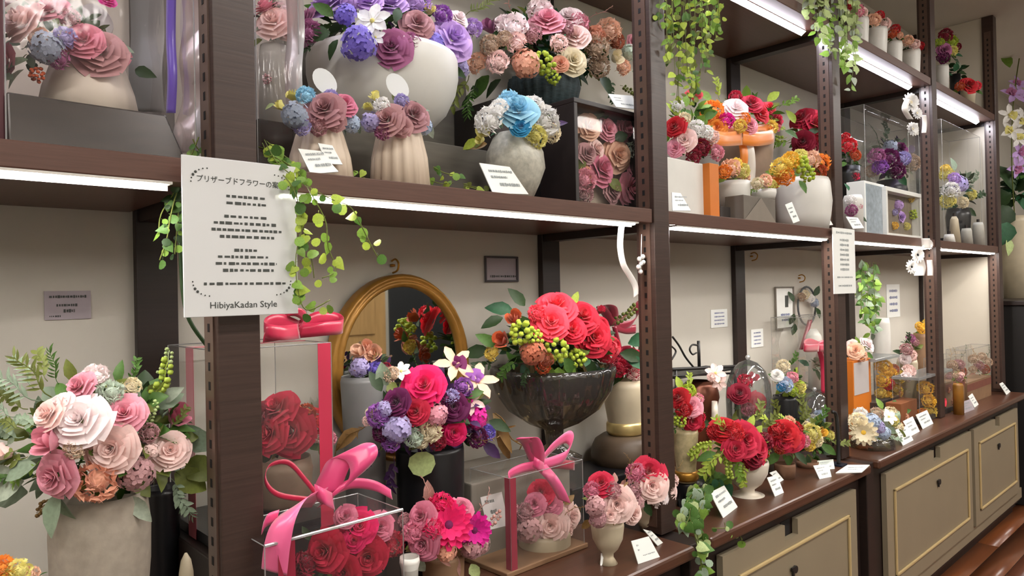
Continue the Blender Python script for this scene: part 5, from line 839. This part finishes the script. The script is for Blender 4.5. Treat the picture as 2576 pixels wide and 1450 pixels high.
for i, (x0, x1, yt, Y0, lb, fl) in enumerate(((2380, 2428, 905, .03, 'clear case of dried flowers nearest the far post', 'K tan 2395 920 14; C brownpk 2412 918 14; K tan 2402 940 14; C rust 2420 935 12; K brownpk 2388 950 12'), (2434, 2494, 882, .02, 'clear case of dried flowers nearest the end post', 'K tan 2450 905 14; K tan 2470 898 12; C brownpk 2462 920 12; K tan 2485 912 12; C rust 2478 930 12; C tan 2448 930 10'))):
    X0, X1 = Xat(x0, Y0, Zw), Xat(x1, Y0, Zw); zt = Zat(yt, X0, Y0); zb = Zat(965, X0, Y0); t = thing('clear_display_case', lb, 'case', ((X0+X1)/2, Y0+.05, Zw)); part(MB().box(X0, X1, Y0, Y0+.1, Zw, zb), 'case_base', VM['brown'], t); clear_box(t, X0, X1, Y0, Y0+.1, zb, zt); part(MB().box(X0, X1, Y0-.001, Y0, zb-.05, zb-.01), 'red_label', mat('label_red', '7d4a3c', .6, .1, 20), t)
    arr('dried_flowers', 'dried tan and rust flowers in the '+lb.replace('clear case of dried flowers', 'case'), 'flowers', (x0+x1)/2, Y0+.05, zb+.0005, None, 'ivory', fl, 'Tw br %d 910 36 80; Tw br %d 910 36 100; Tw dk %d 905 36 70' % (x0+12, x0+25, x1-12), ((x0+x1)/2, 940, (x1-x0)*.4, 22, 40, ('br', 'ol', 'pk'), 16), depth=.4)
for i, (q4, lb) in enumerate(((((2436, 998), (2446, 990), (2462, 1018), (2452, 1026)), 'white card at the dried flower cases'), (((2514, 966), (2522, 962), (2542, 986), (2532, 994)), 'white card at the end of the worktop'), (((2410, 1015), (2440, 1005), (2452, 1030), (2422, 1042)), 'lilac card flat before the dried flower cases'))): card(lb, q4, 0, .02, Z=Zw, m=lilac_card if i == 2 else None)
arr('flower_pot', 'small amber jar of brown blooms right of the front cube', 'flowers', 2412, -.03, Zw, [(965, 10), (970, 12), (1020, 12)], mat('amber', '9a6a2a', .3, .2, 20), 'C brownpk 2412 952 10; C tan 2404 946 8; C blush 2418 944 8', '', (2412, 950, 12, 8, 20, ('br', 'ol'), 10), vname='jar')
# orchids on a dark stand beyond the end of the shelving
Xo, Yo = 5.35, .16
t = thing('dark_stand', 'tall dark stand beyond the end of the shelving', 'stand', (Xo, Yo, 0)); part(MB().box(Xo-.3, Xo+.6, -.1, .42, 0, 1.28), 'cabinet_body', mat('near_black', '1a1716', .5, .15, 8), t, bevel=.004); part(MB().box(Xo-.32, Xo+.62, -.12, .43, 1.28, 1.31), 'top_board', darkwood, t, bevel=.004); part(MB().ball((Xo-.2, -.115, .95), .014), 'knob', steel, t)
arr('orchid_plant', 'potted orchid with pink and white blooms on the dark stand at the far end', 'flowers', 2556, .15, 1.3105, [(545, 34), (560, 36), (640, 30), (700, 26)], 'cream', 'O lilac/mauve 2548 240 30; O lilac/mauve 2562 215 26; O white/lemon 2538 290 26; O white/lemon 2545 330 26; O lilac/mauve 2562 385 28; O lilac/mauve 2556 420 26; O white/lemon 2568 300 26; O white/lemon 2560 350 24; S white 2532 110 18; O lilac/mauve 2572 250 28', 'W dk 2545 490 90 200; W em 2555 500 90 -20; W dk 2550 480 80 120; W dk 2540 520 70 230; N dk 2545 120 60 30; L lt 2540 170 50 100; W em 2535 560 60 250; L pl 2535 600 44 270; W md 2560 470 70 60', (2556, 480, 30, 34, 40, ('dk', 'em'), 34), depth=.3)
pc = bpy.data.objects['orchid_plant']; part(MB().tube(smooth_path([atY(2552, 540, .15), atY(2545, 400, .14), atY(2550, 250, .12), atY(2570, 110, .1)]), .004, 6), 'flower_stem', gm('ol'), pc, True)
